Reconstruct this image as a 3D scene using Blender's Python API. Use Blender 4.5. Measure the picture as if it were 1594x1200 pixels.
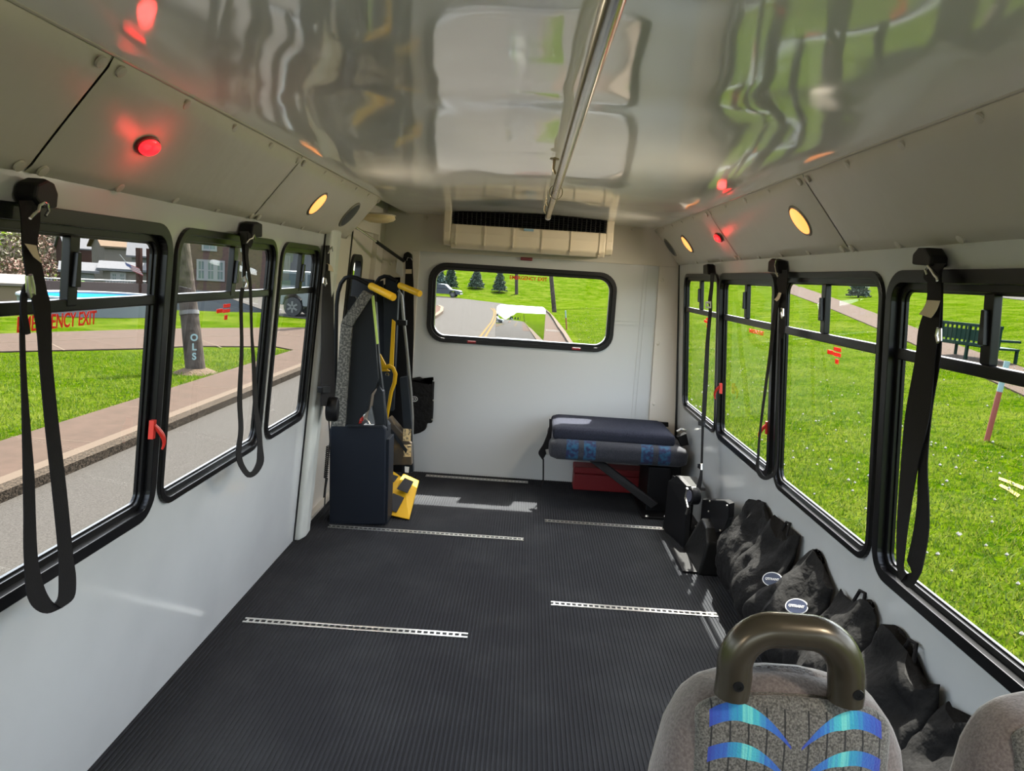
import bpy, bmesh, math, random
import numpy as np
from mathutils import Vector, Matrix, noise
from mathutils.geometry import tessellate_polygon
from mathutils.bvhtree import BVHTree
PI = math.pi
random.seed(7)
S = bpy.context.scene
for o in list(bpy.data.objects): bpy.data.objects.remove(o)
COL = S.collection

# ------------------------------------------------------------------ camera
F = 1150.0
def cam_axes(p, yaw, r):
    cp, sp, cy, sy, cr, sr = math.cos(p), math.sin(p), math.cos(yaw), math.sin(yaw), math.cos(r), math.sin(r)
    fwd = Vector((sy*cp, cy*cp, -sp)); rt = Vector((cy, -sy, 0)); dn = fwd.cross(rt)
    return cr*rt - sr*dn, sr*rt + cr*dn, fwd
RX, DN, FW = cam_axes(.148, -.0142, .0634)
CAM = Vector((0, 0, 1.45))
cd = bpy.data.cameras.new('camera'); cam = bpy.data.objects.new('camera', cd); COL.objects.link(cam)
cd.sensor_width = 36; cd.lens = F/1594*36; cd.clip_start = .05; cd.clip_end = 2000
M = Matrix.Identity(4)
for i in range(3):
    M[i][0] = RX[i]; M[i][1] = -DN[i]; M[i][2] = -FW[i]; M[i][3] = CAM[i]
cam.matrix_world = M
S.camera = cam

# ------------------------------------------------------------------ light
SUN_DIR = Vector((.13, .55, 1)).normalized()
sl = bpy.data.lights.new('sun', 'SUN'); sl.energy = 18.0; sl.angle = math.radians(.55); sl.color = (1, .95, .87)
sun = bpy.data.objects.new('sun', sl); COL.objects.link(sun)
sun.rotation_euler = SUN_DIR.to_track_quat('Z', 'Y').to_euler(); sun.location = (10, 20, 40)
W = bpy.data.worlds.new('sky'); S.world = W; W.use_nodes = True
wn = W.node_tree; wn.nodes.clear()
wo = wn.nodes.new('ShaderNodeOutputWorld'); bg = wn.nodes.new('ShaderNodeBackground'); sk = wn.nodes.new('ShaderNodeTexSky')
sk.sky_type = 'NISHITA'; sk.sun_disc = False
sk.sun_elevation = math.asin(SUN_DIR.z); sk.sun_rotation = math.atan2(SUN_DIR.x, SUN_DIR.y)
sk.dust_density = 3.5; sk.air_density = 1.0
hs = wn.nodes.new('ShaderNodeHueSaturation'); hs.inputs['Saturation'].default_value = .5
bg.inputs['Strength'].default_value = .85
wn.links.new(sk.outputs[0], hs.inputs['Color']); wn.links.new(hs.outputs[0], bg.inputs[0]); wn.links.new(bg.outputs[0], wo.inputs[0])
S.view_settings.view_transform = 'Standard'; S.view_settings.look = 'None'
S.view_settings.exposure = 0.97; S.view_settings.gamma = 1.0

# ------------------------------------------------------------------ pixel -> place
def ray(px, py): return (RX*((px-797)/F) + DN*((py-600)/F) + FW)
def plane(px, py, n, d):
    n = Vector(n); r = ray(px, py); return CAM + r*((d - n.dot(CAM))/n.dot(r))
def ZP(px, py, z=0): return plane(px, py, (0, 0, 1), z)
def YP(px, py, y): return plane(px, py, (0, 1, 0), y)
def XP(px, py, x): return plane(px, py, (1, 0, 0), x)
def LW(px, py, o=0): return plane(px, py, (1, 0, -.08), -1.15+o)
def RW(px, py, o=0): return plane(px, py, (1, 0, .08), 1.15-o)

# ------------------------------------------------------------------ materials
MATS = {}
OUTDOOR = {'asphalt', 'pink_concrete', 'curb_aggregate', 'curb_top', 'pale_concrete', 'island_brown', 'island_curb', 'yellow_line', 'pale_siding', 'white_siding', 'grey_shingle', 'tan_shingle', 'brown_siding', 'weathered_wood', 'joint_dark', 'mulch', 'pale_foundation',
    'galvanised', 'bench_green', 'orange_red', 'stake_white', 'yellow_spray', 'conifer_needles', 'blue_conifer', 'pale_leaves', 'red_buds', 'olive_twigs', 'fresh_leaves', 'bright_leaves', 'pale_bark', 'bark', 'house_white', 'shed_wood', 'shed_roof', 'shed_trim', 'pool_wall', 'pool_water', 'pool_rim', 'fence_brown', 'fence_white', 'flag_red', 'flag_white', 'flag_blue', 'slate_paint', 'pale_paint', 'seed_head', 'lamp_pale', 'bumper', 'tag_grey'}
MATTE = {'cast_iron', 'bench_green', 'house_white', 'galvanised', 'asphalt', 'pink_concrete', 'curb_aggregate', 'curb_top', 'pale_concrete', 'island_brown', 'island_curb', 'yellow_line', 'red_brick', 'pale_siding', 'white_siding', 'grey_shingle', 'tan_shingle', 'brown_siding', 'weathered_wood', 'joint_dark', 'mulch', 'pale_foundation'}
def mat(name, base=(.5, .5, .5), rough=.5, metal=0., bump=None, mix=None, coat=0., spec=.5, sheen=0., trans=0., emit=None, wave=None, extra=None):
    """bump=(scale,strength,dist); mix=(scale,color2,contrast lo,hi)"""
    if name in MATS: return MATS[name]
    if name in OUTDOOR:                 # outdoor colours darkened to balance the stronger sun
        base = tuple(c*.66 for c in base); mix = (mix[0], tuple(c*.66 for c in mix[1]), *mix[2:]) if mix else None
    m = bpy.data.materials.new(name); m.use_nodes = True; nt = m.node_tree; b = nt.nodes['Principled BSDF']
    b.inputs['Base Color'].default_value = (*base, 1); b.inputs['Roughness'].default_value = rough
    b.inputs['Metallic'].default_value = metal; b.inputs['Coat Weight'].default_value = coat
    b.inputs['Specular IOR Level'].default_value = spec; b.inputs['Sheen Weight'].default_value = sheen
    b.inputs['Transmission Weight'].default_value = trans
    if emit: b.inputs['Emission Color'].default_value = (*emit[0], 1); b.inputs['Emission Strength'].default_value = emit[1]
    tc = nt.nodes.new('ShaderNodeTexCoord')
    if mix:
        n = nt.nodes.new('ShaderNodeTexNoise'); n.inputs['Scale'].default_value = mix[0]; n.inputs['Detail'].default_value = 6
        r = nt.nodes.new('ShaderNodeValToRGB'); r.color_ramp.elements[0].position = mix[2]; r.color_ramp.elements[1].position = mix[3]
        r.color_ramp.elements[0].color = (*base, 1); r.color_ramp.elements[1].color = (*mix[1], 1)
        nt.links.new(tc.outputs['Object'], n.inputs['Vector']); nt.links.new(n.outputs[0], r.inputs[0]); nt.links.new(r.outputs[0], b.inputs['Base Color'])
    if bump:
        n2 = nt.nodes.new('ShaderNodeTexNoise'); n2.inputs['Scale'].default_value = bump[0]; n2.inputs['Detail'].default_value = 3
        if len(bump) > 3:
            mp = nt.nodes.new('ShaderNodeMapping'); mp.inputs['Scale'].default_value = bump[3]
            nt.links.new(tc.outputs['Object'], mp.inputs[0]); nt.links.new(mp.outputs[0], n2.inputs['Vector'])
        else: nt.links.new(tc.outputs['Object'], n2.inputs['Vector'])
        bp = nt.nodes.new('ShaderNodeBump'); bp.inputs['Strength'].default_value = bump[1]; bp.inputs['Distance'].default_value = bump[2]
        nt.links.new(n2.outputs[0], bp.inputs['Height']); nt.links.new(bp.outputs[0], b.inputs['Normal'])
    if name in MATTE: b.inputs['Specular IOR Level'].default_value = 0.02
    MATS[name] = m
    return m
def glass(name, tint=(.97, .985, .97), refl=.55):
    m = bpy.data.materials.new(name); m.use_nodes = True; nt = m.node_tree; nt.nodes.clear()
    o = nt.nodes.new('ShaderNodeOutputMaterial'); t = nt.nodes.new('ShaderNodeBsdfTransparent'); g = nt.nodes.new('ShaderNodeBsdfGlossy')
    x = nt.nodes.new('ShaderNodeMixShader'); f = nt.nodes.new('ShaderNodeFresnel'); f.inputs[0].default_value = 1.45
    mu = nt.nodes.new('ShaderNodeMath'); mu.operation = 'MULTIPLY'; mu.inputs[1].default_value = refl
    t.inputs[0].default_value = (*tint, 1); g.inputs['Roughness'].default_value = .01
    ge = nt.nodes.new('ShaderNodeNewGeometry'); inv = nt.nodes.new('ShaderNodeMath'); inv.operation = 'SUBTRACT'; inv.inputs[0].default_value = 1; nt.links.new(ge.outputs['Backfacing'], inv.inputs[1])
    m2 = nt.nodes.new('ShaderNodeMath'); m2.operation = 'MULTIPLY'; nt.links.new(inv.outputs[0], m2.inputs[0]); nt.links.new(mu.outputs[0], m2.inputs[1])
    nt.links.new(f.outputs[0], mu.inputs[0]); nt.links.new(m2.outputs[0], x.inputs[0]); nt.links.new(t.outputs[0], x.inputs[1]); nt.links.new(g.outputs[0], x.inputs[2]); nt.links.new(x.outputs[0], o.inputs[0])
    MATS[name] = m; return m
wall_m = mat('wall_laminate', (.50, .51, .515), .13, bump=(1.3, .18, .03), mix=(2.5, (.46, .47, .475), .4, .7))
rear_m = mat('rear_laminate', (.52, .53, .53), .22, bump=(2, .08, .02))
taupe_m = mat('taupe_panel', (.62, .57, .50), .45, bump=(260, .25, .002))
vinyl_m = mat('padded_vinyl', (.50, .465, .40), .38, bump=(5, .35, .02))
ceil_m = mat('ceiling_laminate', (.93, .91, .86), .07, coat=.2, bump=(1.6, .28, .035, (1.0, .55, 1)), spec=.9)
floor_m = mat('ribbed_rubber', (.031, .032, .036), .8, spec=.0, mix=(3, (.042, .044, .048), .45, .75), bump=(90, .2, .001))
blk_m = mat('black_plastic', (.006, .006, .007), .5, spec=.18)
rub_m = mat('black_rubber', (.007, .007, .008), .42, spec=.35)
frame_m = mat('black_aluminium', (.005, .005, .006), .3, spec=.3)
frame_g = mat('grey_worn_aluminium', (.07, .065, .055), .4)
alu_m = mat('aluminium', (.62, .60, .56), .3, metal=1)
chrome_m = mat('chrome', (.75, .73, .68), .12, metal=1)
steel_m = mat('brushed_rail', (.56, .54, .48), .2, metal=1)
web_m = mat('black_webbing', (.009, .008, .009), .8, bump=(420, .5, .001), spec=.2)
tag_m = mat('tan_paper', (.52, .42, .30), .7)
dark_m = mat('dark_grey_panel', (.014, .017, .021), .55, spec=.15, bump=(220, .3, .001))
speck_m = mat('speckled_metal', (.05, .05, .045), .5, mix=(90, (.2, .19, .17), .45, .6))
navy_m = mat('blue_black_plastic', (.008, .011, .018), .5, spec=.2, bump=(200, .3, .001))
yel_m = mat('yellow_paint', (.50, .29, .004), .65, spec=.2)
yeld_m = mat('yellow_grip', (.82, .47, .01), .5)
redp_m = mat('red_plastic', (.55, .03, .02), .35)
redb_m = mat('red_box', (.20, .006, .009), .5)
red_txt = mat('red_lettering', (.75, .05, .03), .5)
_n = red_txt.node_tree; _t = _n.nodes.new('ShaderNodeBsdfTranslucent'); _t.inputs[0].default_value = (.75, .08, .03, 1); _x = _n.nodes.new('ShaderNodeMixShader'); _x.inputs[0].default_value = .4
_n.links.new(_n.nodes['Principled BSDF'].outputs[0], _x.inputs[1]); _n.links.new(_t.outputs[0], _x.inputs[2]); _n.links.new(_x.outputs[0], _n.nodes['Material Output'].inputs[0])
lime_m = mat('lime_strip', (.45, .62, .12), .5)
cream_m = mat('cream_plastic', (.66, .57, .43), .45)
lens_am = mat('amber_lens', (.75, .28, .08), .25, emit=((1, .30, .07), 1.1))
lens_rd = mat('red_lens', (.6, .01, .01), .2, emit=((1, .01, .015), 1.6))
lens_cr = mat('cream_lens', (.75, .60, .33), .3)
grill_m = mat('speaker_grille', (.03, .033, .035), .5, bump=(300, .8, .002))
bagm = mat('black_bag_cloth', (.011, .0105, .0105), .75, bump=(20, .9, .014), spec=.12)
white_m = mat('white_print', (.75, .75, .74), .5)
blue_m = mat('navy_print', (.02, .03, .07), .5)
bluel_m = mat('blue_badge', (.25, .40, .50), .4)
glass_m = glass('window_glass')
bronze_m = mat('bronze_tube', (.060, .050, .036), .27, metal=.5)
# outdoors
asph_m = mat('asphalt', (.032, .029, .026), .9, mix=(60, (.048, .044, .040), .35, .65), bump=(150, .6, .01))
conc_m = mat('pink_concrete', (.050, .034, .026), .9, mix=(5, (.041, .029, .022), .35, .7), bump=(90, .4, .004))
curb_m = mat('curb_aggregate', (.05, .038, .028), .95, mix=(45, (.015, .012, .009), .4, .6), bump=(70, .8, .01))
curbt_m = mat('curb_top', (.07, .053, .04), .9, bump=(70, .5, .005))
paleconc = mat('pale_concrete', (.25, .22, .19), .9, bump=(40, .4, .005))

# ------------------------------------------------------------------ mesh tools
class MB:
    def __init__(s): s.v = []; s.f = []; s.mi = []
    def add(s, vs, fs, mi=0):
        b = len(s.v); s.v += [tuple(v) for v in vs]; s.f += [tuple(b+i for i in f) for f in fs]; s.mi += [mi]*len(fs); return s
    def box(s, a, b, mi=0, T=None):
        x0, y0, z0 = a; x1, y1, z1 = b
        vs = [Vector(p) for p in ((x0,y0,z0),(x1,y0,z0),(x1,y1,z0),(x0,y1,z0),(x0,y0,z1),(x1,y0,z1),(x1,y1,z1),(x0,y1,z1))]
        if T: vs = [T @ v for v in vs]
        return s.add(vs, [(0,3,2,1),(4,5,6,7),(0,1,5,4),(1,2,6,5),(2,3,7,6),(3,0,4,7)], mi)
    def prism(s, pts, d, mi=0):
        pts = [Vector(p) for p in pts]; d = Vector(d); n = len(pts)
        tri = tessellate_polygon([pts])
        vs = pts + [p+d for p in pts]
        fs = [tuple(t) for t in tri] + [tuple(n+i for i in reversed(t)) for t in tri]
        fs += [(i, (i+1) % n, n+(i+1) % n, n+i) for i in range(n)]
        return s.add(vs, fs, mi)
    def plate(s, loops, fn, w0, w1, mi=0):
        """outer loop + holes in (u,v), swept from w0 to w1 with fn(u,v,w)"""
        flat = [p for l in loops for p in l]; N = len(flat)
        tri = tessellate_polygon([[Vector((p[0], p[1], 0)) for p in l] for l in loops])
        vs = [fn(p[0], p[1], w0) for p in flat] + [fn(p[0], p[1], w1) for p in flat]
        fs = [tuple(t) for t in tri] + [tuple(N+i for i in reversed(t)) for t in tri]
        b = 0
        for l in loops:
            n = len(l)
            fs += [(b+i, b+(i+1) % n, N+b+(i+1) % n, N+b+i) for i in range(n)]; b += n
        return s.add(vs, fs, mi)
    def tube(s, path, r, seg=12, mi=0, cap=True, closed=False):
        P = [Vector(p) for p in path]; n = len(P)
        rs = r if isinstance(r, (list, tuple)) else [r]*n
        t0 = (P[1]-P[0]).normalized(); up = Vector((0, 0, 1)) if abs(t0.z) < .9 else Vector((1, 0, 0))
        nn = (up - t0*up.dot(t0)).normalized(); vs = []
        for i in range(n):
            if closed: t = (P[(i+1) % n]-P[i-1]).normalized()
            else: t = (P[min(i+1, n-1)]-P[max(i-1, 0)]).normalized()
            nn = (nn - t*nn.dot(t)).normalized(); bb = t.cross(nn)
            for k in range(seg):
                a = 2*PI*k/seg; vs.append(P[i] + (nn*math.cos(a)+bb*math.sin(a))*rs[i])
        fs = []
        for i in range(n if closed else n-1):
            j = (i+1) % n
            for k in range(seg): fs.append((i*seg+k, i*seg+(k+1) % seg, j*seg+(k+1) % seg, j*seg+k))
        if cap and not closed: fs.append(tuple(reversed(range(seg)))); fs.append(tuple((n-1)*seg+k for k in range(seg)))
        return s.add(vs, fs, mi)
    def lathe(s, prof, c, ax, seg=24, mi=0, sx=1, sy=1, ref=None):
        ax = Vector(ax).normalized(); c = Vector(c)
        ref = Vector(ref) if ref else (Vector((0, 0, 1)) if abs(ax.z) < .9 else Vector((1, 0, 0)))
        u = (ref-ax*ref.dot(ax)).normalized(); v = ax.cross(u); vs = []
        for r, h in prof:
            for k in range(seg):
                a = 2*PI*k/seg; vs.append(c + ax*h + u*(math.cos(a)*r*sx) + v*(math.sin(a)*r*sy))
        fs = []
        for i in range(len(prof)-1):
            for k in range(seg): fs.append((i*seg+k, i*seg+(k+1) % seg, (i+1)*seg+(k+1) % seg, (i+1)*seg+k))
        fs.append(tuple(reversed(range(seg)))); fs.append(tuple((len(prof)-1)*seg+k for k in range(seg)))
        return s.add(vs, fs, mi)
    def ribbon(s, pairs, th, nrm, mi=0):
        """pairs of edge points; thickness th along nrm"""
        nrm = Vector(nrm)*th; vs = []
        for a, b in pairs: vs += [a, b, b+nrm, a+nrm]
        fs = []; n = len(pairs)
        for i in range(n-1):
            for k in range(4): fs.append((i*4+k, i*4+(k+1) % 4, (i+1)*4+(k+1) % 4, (i+1)*4+k))
        fs += [(3, 2, 1, 0), ((n-1)*4, (n-1)*4+1, (n-1)*4+2, (n-1)*4+3)]
        return s.add(vs, fs, mi)
    def build(s, name, m, parent=None, smooth=False, bevel=0, seg=2, sub=0):
        me = bpy.data.meshes.new(name); org = Vector((0, 0, 0))
        if parent is None:
            a = np.array(s.v); org = Vector(((a[:,0].min()+a[:,0].max())/2, (a[:,1].min()+a[:,1].max())/2, a[:,2].min()))
        elif parent.type == 'EMPTY' or True: org = Vector(parent.matrix_world.translation)
        me.from_pydata([tuple(Vector(v)-org) for v in s.v], [], s.f)
        ms = m if isinstance(m, (list, tuple)) else [m]
        for x in ms: me.materials.append(x)
        me.polygons.foreach_set('material_index', s.mi)
        bm = bmesh.new(); bm.from_mesh(me); bmesh.ops.recalc_face_normals(bm, faces=bm.faces); bm.to_mesh(me); bm.free()
        if smooth: me.polygons.foreach_set('use_smooth', [True]*len(me.polygons))
        o = bpy.data.objects.new(name, me); COL.objects.link(o)
        if parent: o.parent = parent; o.matrix_parent_inverse = Matrix.Identity(4)
        else: o.location = org
        WPOS[o.name] = org
        o.matrix_world = Matrix.Translation(org)
        if bevel:
            b = o.modifiers.new('bevel', 'BEVEL'); b.width = bevel; b.segments = seg; b.limit_method = 'ANGLE'; b.angle_limit = math.radians(40)
        if sub:
            q = o.modifiers.new('sub', 'SUBSURF'); q.levels = sub; q.render_levels = sub
        if smooth and not sub:
            me.set_sharp_from_angle(angle=math.radians(42))
        return o
WPOS = {}
def tag(o, label, cat=None, group=None, kind=None):
    if label: o['label'] = label
    if cat: o['category'] = cat
    if group: o['group'] = group
    if kind: o['kind'] = kind
    return o
def thing(name, loc, label, cat, group=None, kind=None):
    o = bpy.data.objects.new(name, None); COL.objects.link(o); o.location = loc; o.empty_display_size = .1
    o.matrix_world = Matrix.Translation(Vector(loc))
    return tag(o, label, cat, group, kind)
def rrect(u0, u1, v0, v1, r, n=7):
    pts = []
    for cx, cy, a0 in ((u1-r, v0+r, -90), (u1-r, v1-r, 0), (u0+r, v1-r, 90), (u0+r, v0+r, 180)):
        for k in range(n+1):
            a = math.radians(a0+90*k/n); pts.append((cx+r*math.cos(a), cy+r*math.sin(a)))
    return pts
def text_mesh(name, body, size, loc, ux, uy, m, parent, ext=.0004, width=None, bold=0.0):
    c = bpy.data.curves.new(name, 'FONT'); c.body = body; c.size = size; c.extrude = ext; c.align_x = 'CENTER'; c.align_y = 'CENTER'; c.offset = bold
    t = bpy.data.objects.new(name, c); COL.objects.link(t)
    bpy.context.view_layer.update()
    me = bpy.data.meshes.new_from_object(t.evaluated_get(bpy.context.evaluated_depsgraph_get()))
    COL.objects.unlink(t); bpy.data.objects.remove(t)
    ux = Vector(ux).normalized(); uy = Vector(uy); uy = (uy-ux*uy.dot(ux)).normalized(); uz = ux.cross(uy)
    org = Vector(parent.matrix_world.translation) if parent else Vector(loc)
    xs = [v.co.x for v in me.vertices] or [0, 1]
    sc = width/(max(xs)-min(xs)) if width else 1
    for v in me.vertices: v.co = Vector(loc)-org + ux*(v.co.x*sc) + uy*v.co.y + uz*v.co.z
    me.materials.clear(); me.materials.append(m)
    o = bpy.data.objects.new(name, me); COL.objects.link(o)
    if parent: o.parent = parent; o.matrix_world = Matrix.Translation(org)
    else: o.location = loc
    return o

# ================================================================== BUS SHELL
Y0, Y1 = -2.4, 5.2
def lw(y, z, w): return Vector((-1.15+.08*z-w, y, z))      # left wall, w grows outwards
def rw(y, z, w): return Vector((1.15-.08*z+w, y, z))
def bw(x, z, w): return Vector((x, Y1+w, z))
# floor: real ribs along the bus
mb = MB(); pitch = .0155; x = -1.15; top = []; 
while x < 1.15:
    top += [(x, 0.0), (x+.0075, 0.0), (x+.0085, -.0034), (x+.0145, -.0034)]; x += pitch
prof = [(p[0], p[1]) for p in top]
vs = [(a, Y0, b) for a, b in prof] + [(a, Y1, b) for a, b in prof]; n = len(prof)
mb.add(vs, [(i, i+1, n+i+1, n+i) for i in range(n-1)])
fl = mb.build('floor', floor_m); tag(fl, 'black ribbed rubber floor of the bus', kind='structure')
mb = MB().box((-1.15, Y0, -.06), (1.15, Y1+.05, -.004)); tag(mb.build('trim_1', blk_m), 'dark subfloor under the ribbed rubber', kind='structure')

LWIN = [(-.62,.26,0), (.30, 1.16, 0), (1.20, 2.112, 1), (2.152, 3.015, 0), (3.07, 3.64, 0)]
RWIN = [(-.62,.26,0), (.30, 1.19, 0), (1.235, 2.142, 1), (2.178, 3.078, 0), (3.105, 4.028, 1), (4.068, 4.965, 0)]
ZL, ZR, ZT = .672, .638, 1.53
RAD = .085
left_end = 3.73
mb = MB(); holes = [rrect(a+.008, b-.008, ZL+.008, ZT-.008, RAD) for a, b, e in LWIN]
mb.plate([[(Y0, -.02), (left_end, -.02), (left_end, 1.97), (Y0, 1.97)]] + holes, lw, 0, .020)
tag(mb.build('wall_left', wall_m), 'glossy white side wall on the left with window openings', kind='structure')
mb = MB(); holes = [rrect(a+.008, b-.008, ZR+.008, ZT-.008, RAD) for a, b, e in RWIN]
mb.plate([[(Y0, -.02), (Y1, -.02), (Y1, 1.97), (Y0, 1.97)]] + holes, rw, 0, .020)
tag(mb.build('wall_right', wall_m), 'glossy white side wall on the right with window openings', kind='structure')
# left rear corner wall, behind the lift door
mb = MB(); mb.plate([[(4.98, -.02), (Y1, -.02), (Y1, 1.97), (4.98, 1.97)]], lw, 0, .06)
mb.plate([[(3.73, 1.66), (4.98, 1.66), (4.98, 1.97), (3.73, 1.97)]], lw, 0, .06)
mb.plate([[(3.73, -.06), (4.98, -.06), (4.98, .02), (3.73, .02)]], lw, .0, .06)
tag(mb.build('wall_left_corner', taupe_m), 'taupe corner panel and header around the lift door', kind='structure')
# rear wall
RWN = (-.685, .600, .965, 1.497)
mb = MB(); mb.plate([[(-1.15, -.02), (1.15, -.02), (.992, 1.97), (-.992, 1.97)], rrect(*RWN, .11)], bw, 0, .05)
tag(mb.build('wall_rear', rear_m), 'white laminate rear wall below and around the wide window', kind='structure')
mb = MB(); mb.prism([bw(-1.09, 1.575, -.012), bw(1.06, 1.575, -.012), bw(1.0, 1.97, -.012), bw(-1.0, 1.97, -.012)], (0, .012, 0))
tag(mb.build('trim_2', taupe_m, bevel=.003), 'taupe header panel above the rear window', kind='structure')
mb = MB(); mb.prism([bw(.925, 0, -.02), bw(1.16, 0, -.02), bw(1.03, 1.575, -.02), bw(.89, 1.575, -.02)], (0, .02, 0))
r_p = mb.build('trim_3', taupe_m, bevel=.003); tag(r_p, 'taupe corner panel at the right of the rear wall', kind='structure')
mb = MB(); mb.prism([bw(-1.16, 0, -.02), bw(-.80, 0, -.02), bw(-.77, 1.575, -.02), bw(-1.03, 1.575, -.02)], (0, .02, 0))
l_p = mb.build('trim_4', taupe_m, bevel=.003); tag(l_p, 'taupe corner panel at the left of the rear wall', kind='structure')
for par, pts in ((r_p, ((1031, 436), (1024, 535), (1018, 629))), (l_p, ((608, 410), ))):
    for px, py in pts:
        q = YP(px, py, Y1-.02); MB().lathe([(.012, 0), (.011, .004), (.006, .007)], q, (0, -1, 0), 12).build('screw_cap', taupe_m, par, True)
for (px, py) in ((664, 339), (984, 356)):
    q = YP(px, py, Y1-.012); MB().lathe([(.012, 0), (.011, .004), (.006, .007)], q, (0, -1, 0), 12).build('screw_cap', taupe_m, bpy.data.objects['trim_2'], True)
# black gasket in the right rear corner and thin joints on the rear wall
mb = MB().tube([Vector((1.025, 5.165, 1.59)), Vector((1.098, 5.165, .6)), Vector((1.13, 5.165, .02))], .009, 8)
tag(mb.build('trim_5', rub_m), 'black rubber seam in the right rear corner', kind='structure')
mb = MB()
for xa, xb in ((.79, .80), (.815, .82)): mb.box((xa, Y1-.004, .02), (xb, Y1+.001, 1.57))
mb.box((.60, Y1-.004, 1.155), (.89, Y1+.001, 1.16)); mb.box((.60, Y1-.004, 1.18), (.89, Y1+.001, 1.184))
tag(mb.build('trim_6', rear_m), 'raised joint lines of the rear panel beside the window', kind='structure')
# ceiling arch
mb = MB(); nx, ny = 44, 150
def cprof(y):
    def sm(a, b, t): t = max(0, min(1, (t-a)/(b-a))); return t*t*(3-2*t)
    up = .034*max(0, min(1, (y-1.20)/.72)); dn = .048*max(0, min(1, (y-1.96)/1.6))
    return up-dn
def cz(x, y):
    k = 1-(x/.84)**2
    pr = sum(cprof(y+d) for d in (-.06, -.03, 0, .03, .06))/5
    return 1.822+.046*k + pr*min(1, k*1.6) + (.006*noise.noise(Vector((x*1.7, y*1.1, 3)))+.0025*noise.noise(Vector((x*4.5, y*3.1, 9))))*k
vs = [(-.86+1.72*i/nx, Y0+(Y1-Y0)*j/ny, cz(-.86+1.72*i/nx, Y0+(Y1-Y0)*j/ny)) for j in range(ny+1) for i in range(nx+1)]
mb.add(vs, [(j*(nx+1)+i, j*(nx+1)+i+1, (j+1)*(nx+1)+i+1, (j+1)*(nx+1)+i) for j in range(ny) for i in range(nx)])
tag(mb.build('ceiling', ceil_m, smooth=True), 'glossy grey green ceiling panel that mirrors the windows', kind='structure')
tag(MB().box((-1.02, Y0, 1.96), (1.02, Y1+.05, 2.0)).build('ceiling_roof', blk_m), 'outer roof over the ceiling', kind='structure')
# front bulkhead behind the photographer, with a windscreen opening
def fw(x, z, w): return Vector((x, Y0-w, z))
mb = MB().plate([[(-1.15, -.02), (1.15, -.02), (.992, 1.97), (-.992, 1.97)], rrect(-.98, .98, .45, 1.78, .1)], fw, 0, .05)
tag(mb.build('wall_front', wall_m), 'white front wall with the windscreen opening', kind='structure')
tag(MB().plate([rrect(-.98, .98, .45, 1.78, .1)], fw, .02, .025).build('window_15', glass_m), 'windscreen glass at the front', kind='structure')

# coves: padded vinyl panels with buttons
def cove(side, ya, yb, idx, label):
    s = side; P = []
    n = 18; m_ = 12; vs = []; 
    for j in range(n+1):
        y = ya+.004+(yb-ya-.008)*j/n
        for i in range(m_+1):
            t = i/m_; x = .835+(1.026-.835)*t; z = 1.825-(1.825-1.59)*t
            edge = min(t, 1-t, (y-ya)*3/(1), (yb-y)*3/1)
            puff = .016*min(1, max(0, edge)/.12)**.5 + .004*noise.noise(Vector((x*5, y*4, s*3)))
            if t < .001 or t > .999: puff = 0
            nx_, nz_ = -.76, -.65
            vs.append((s*(x+nx_*puff), y, z+nz_*puff))
    mb = MB(); w = m_+1
    mb.add(vs, [(j*w+i, j*w+i+1, (j+1)*w+i+1, (j+1)*w+i) for j in range(n) for i in range(m_)])
    vs2 = [(s*.835, ya+.004, 1.825), (s*1.026, ya+.004, 1.59), (s*1.026, yb-.004, 1.59), (s*.835, yb-.004, 1.825)]
    back = [(s*(a+.02), b, c+.02) if False else (a+s*.015, b, c+.013) for a, b, c in vs2]
    mb.add(vs2+back, [(4, 5, 6, 7), (0, 1, 5, 4), (1, 2, 6, 5), (2, 3, 7, 6), (3, 0, 4, 7)])
    o = mb.build('trim_%d' % idx, vinyl_m, smooth=True); tag(o, label, kind='structure')
    L_ = yb-ya; k = max(2, int(round(L_/.31)))
    for t in (.07, .93):
        for i in range(k+1):
            y = ya+.035+(L_-.07)*i/k; x = .835+.191*t; z = 1.825-.235*t
            mb = MB().lathe([(.0135, 0), (.0125, .0045), (.006, .0055)], (s*(x-.76*.009), y, z-.65*.009), (-s*.76, 0, -.65), 12)
            mb.build('button', vinyl_m, o, True)
    return o
cove(-1, Y0, 1.497, 10, 'padded grey vinyl cove panel nearest on the left')
cove(-1, 1.497, 2.71, 11, 'padded grey vinyl cove panel with the red lamp on the left')
cove(-1, 2.71, 4.12, 12, 'padded grey vinyl cove panel with the amber lamp on the left')
cove(1, Y0, 2.42, 13, 'long padded grey vinyl cove panel nearest on the right')
cove(1, 2.42, 3.67, 14, 'padded vinyl cove panel with the large amber lamp on the right')
cove(1, 3.67, 5.19, 15, 'rearmost padded vinyl cove panel on the right')
# welt between coves and ceiling
for s, yb, i in ((-1, 4.12, 16), (1, 5.19, 17)):
    tag(MB().tube([(s*.832, Y0, 1.826), (s*.832, yb, 1.826)], .006, 8).build('trim_%d' % i, vinyl_m, smooth=True), 'grey welt joint between the ceiling and the %s cove' % ('left' if s < 0 else 'right'), kind='structure')

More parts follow.
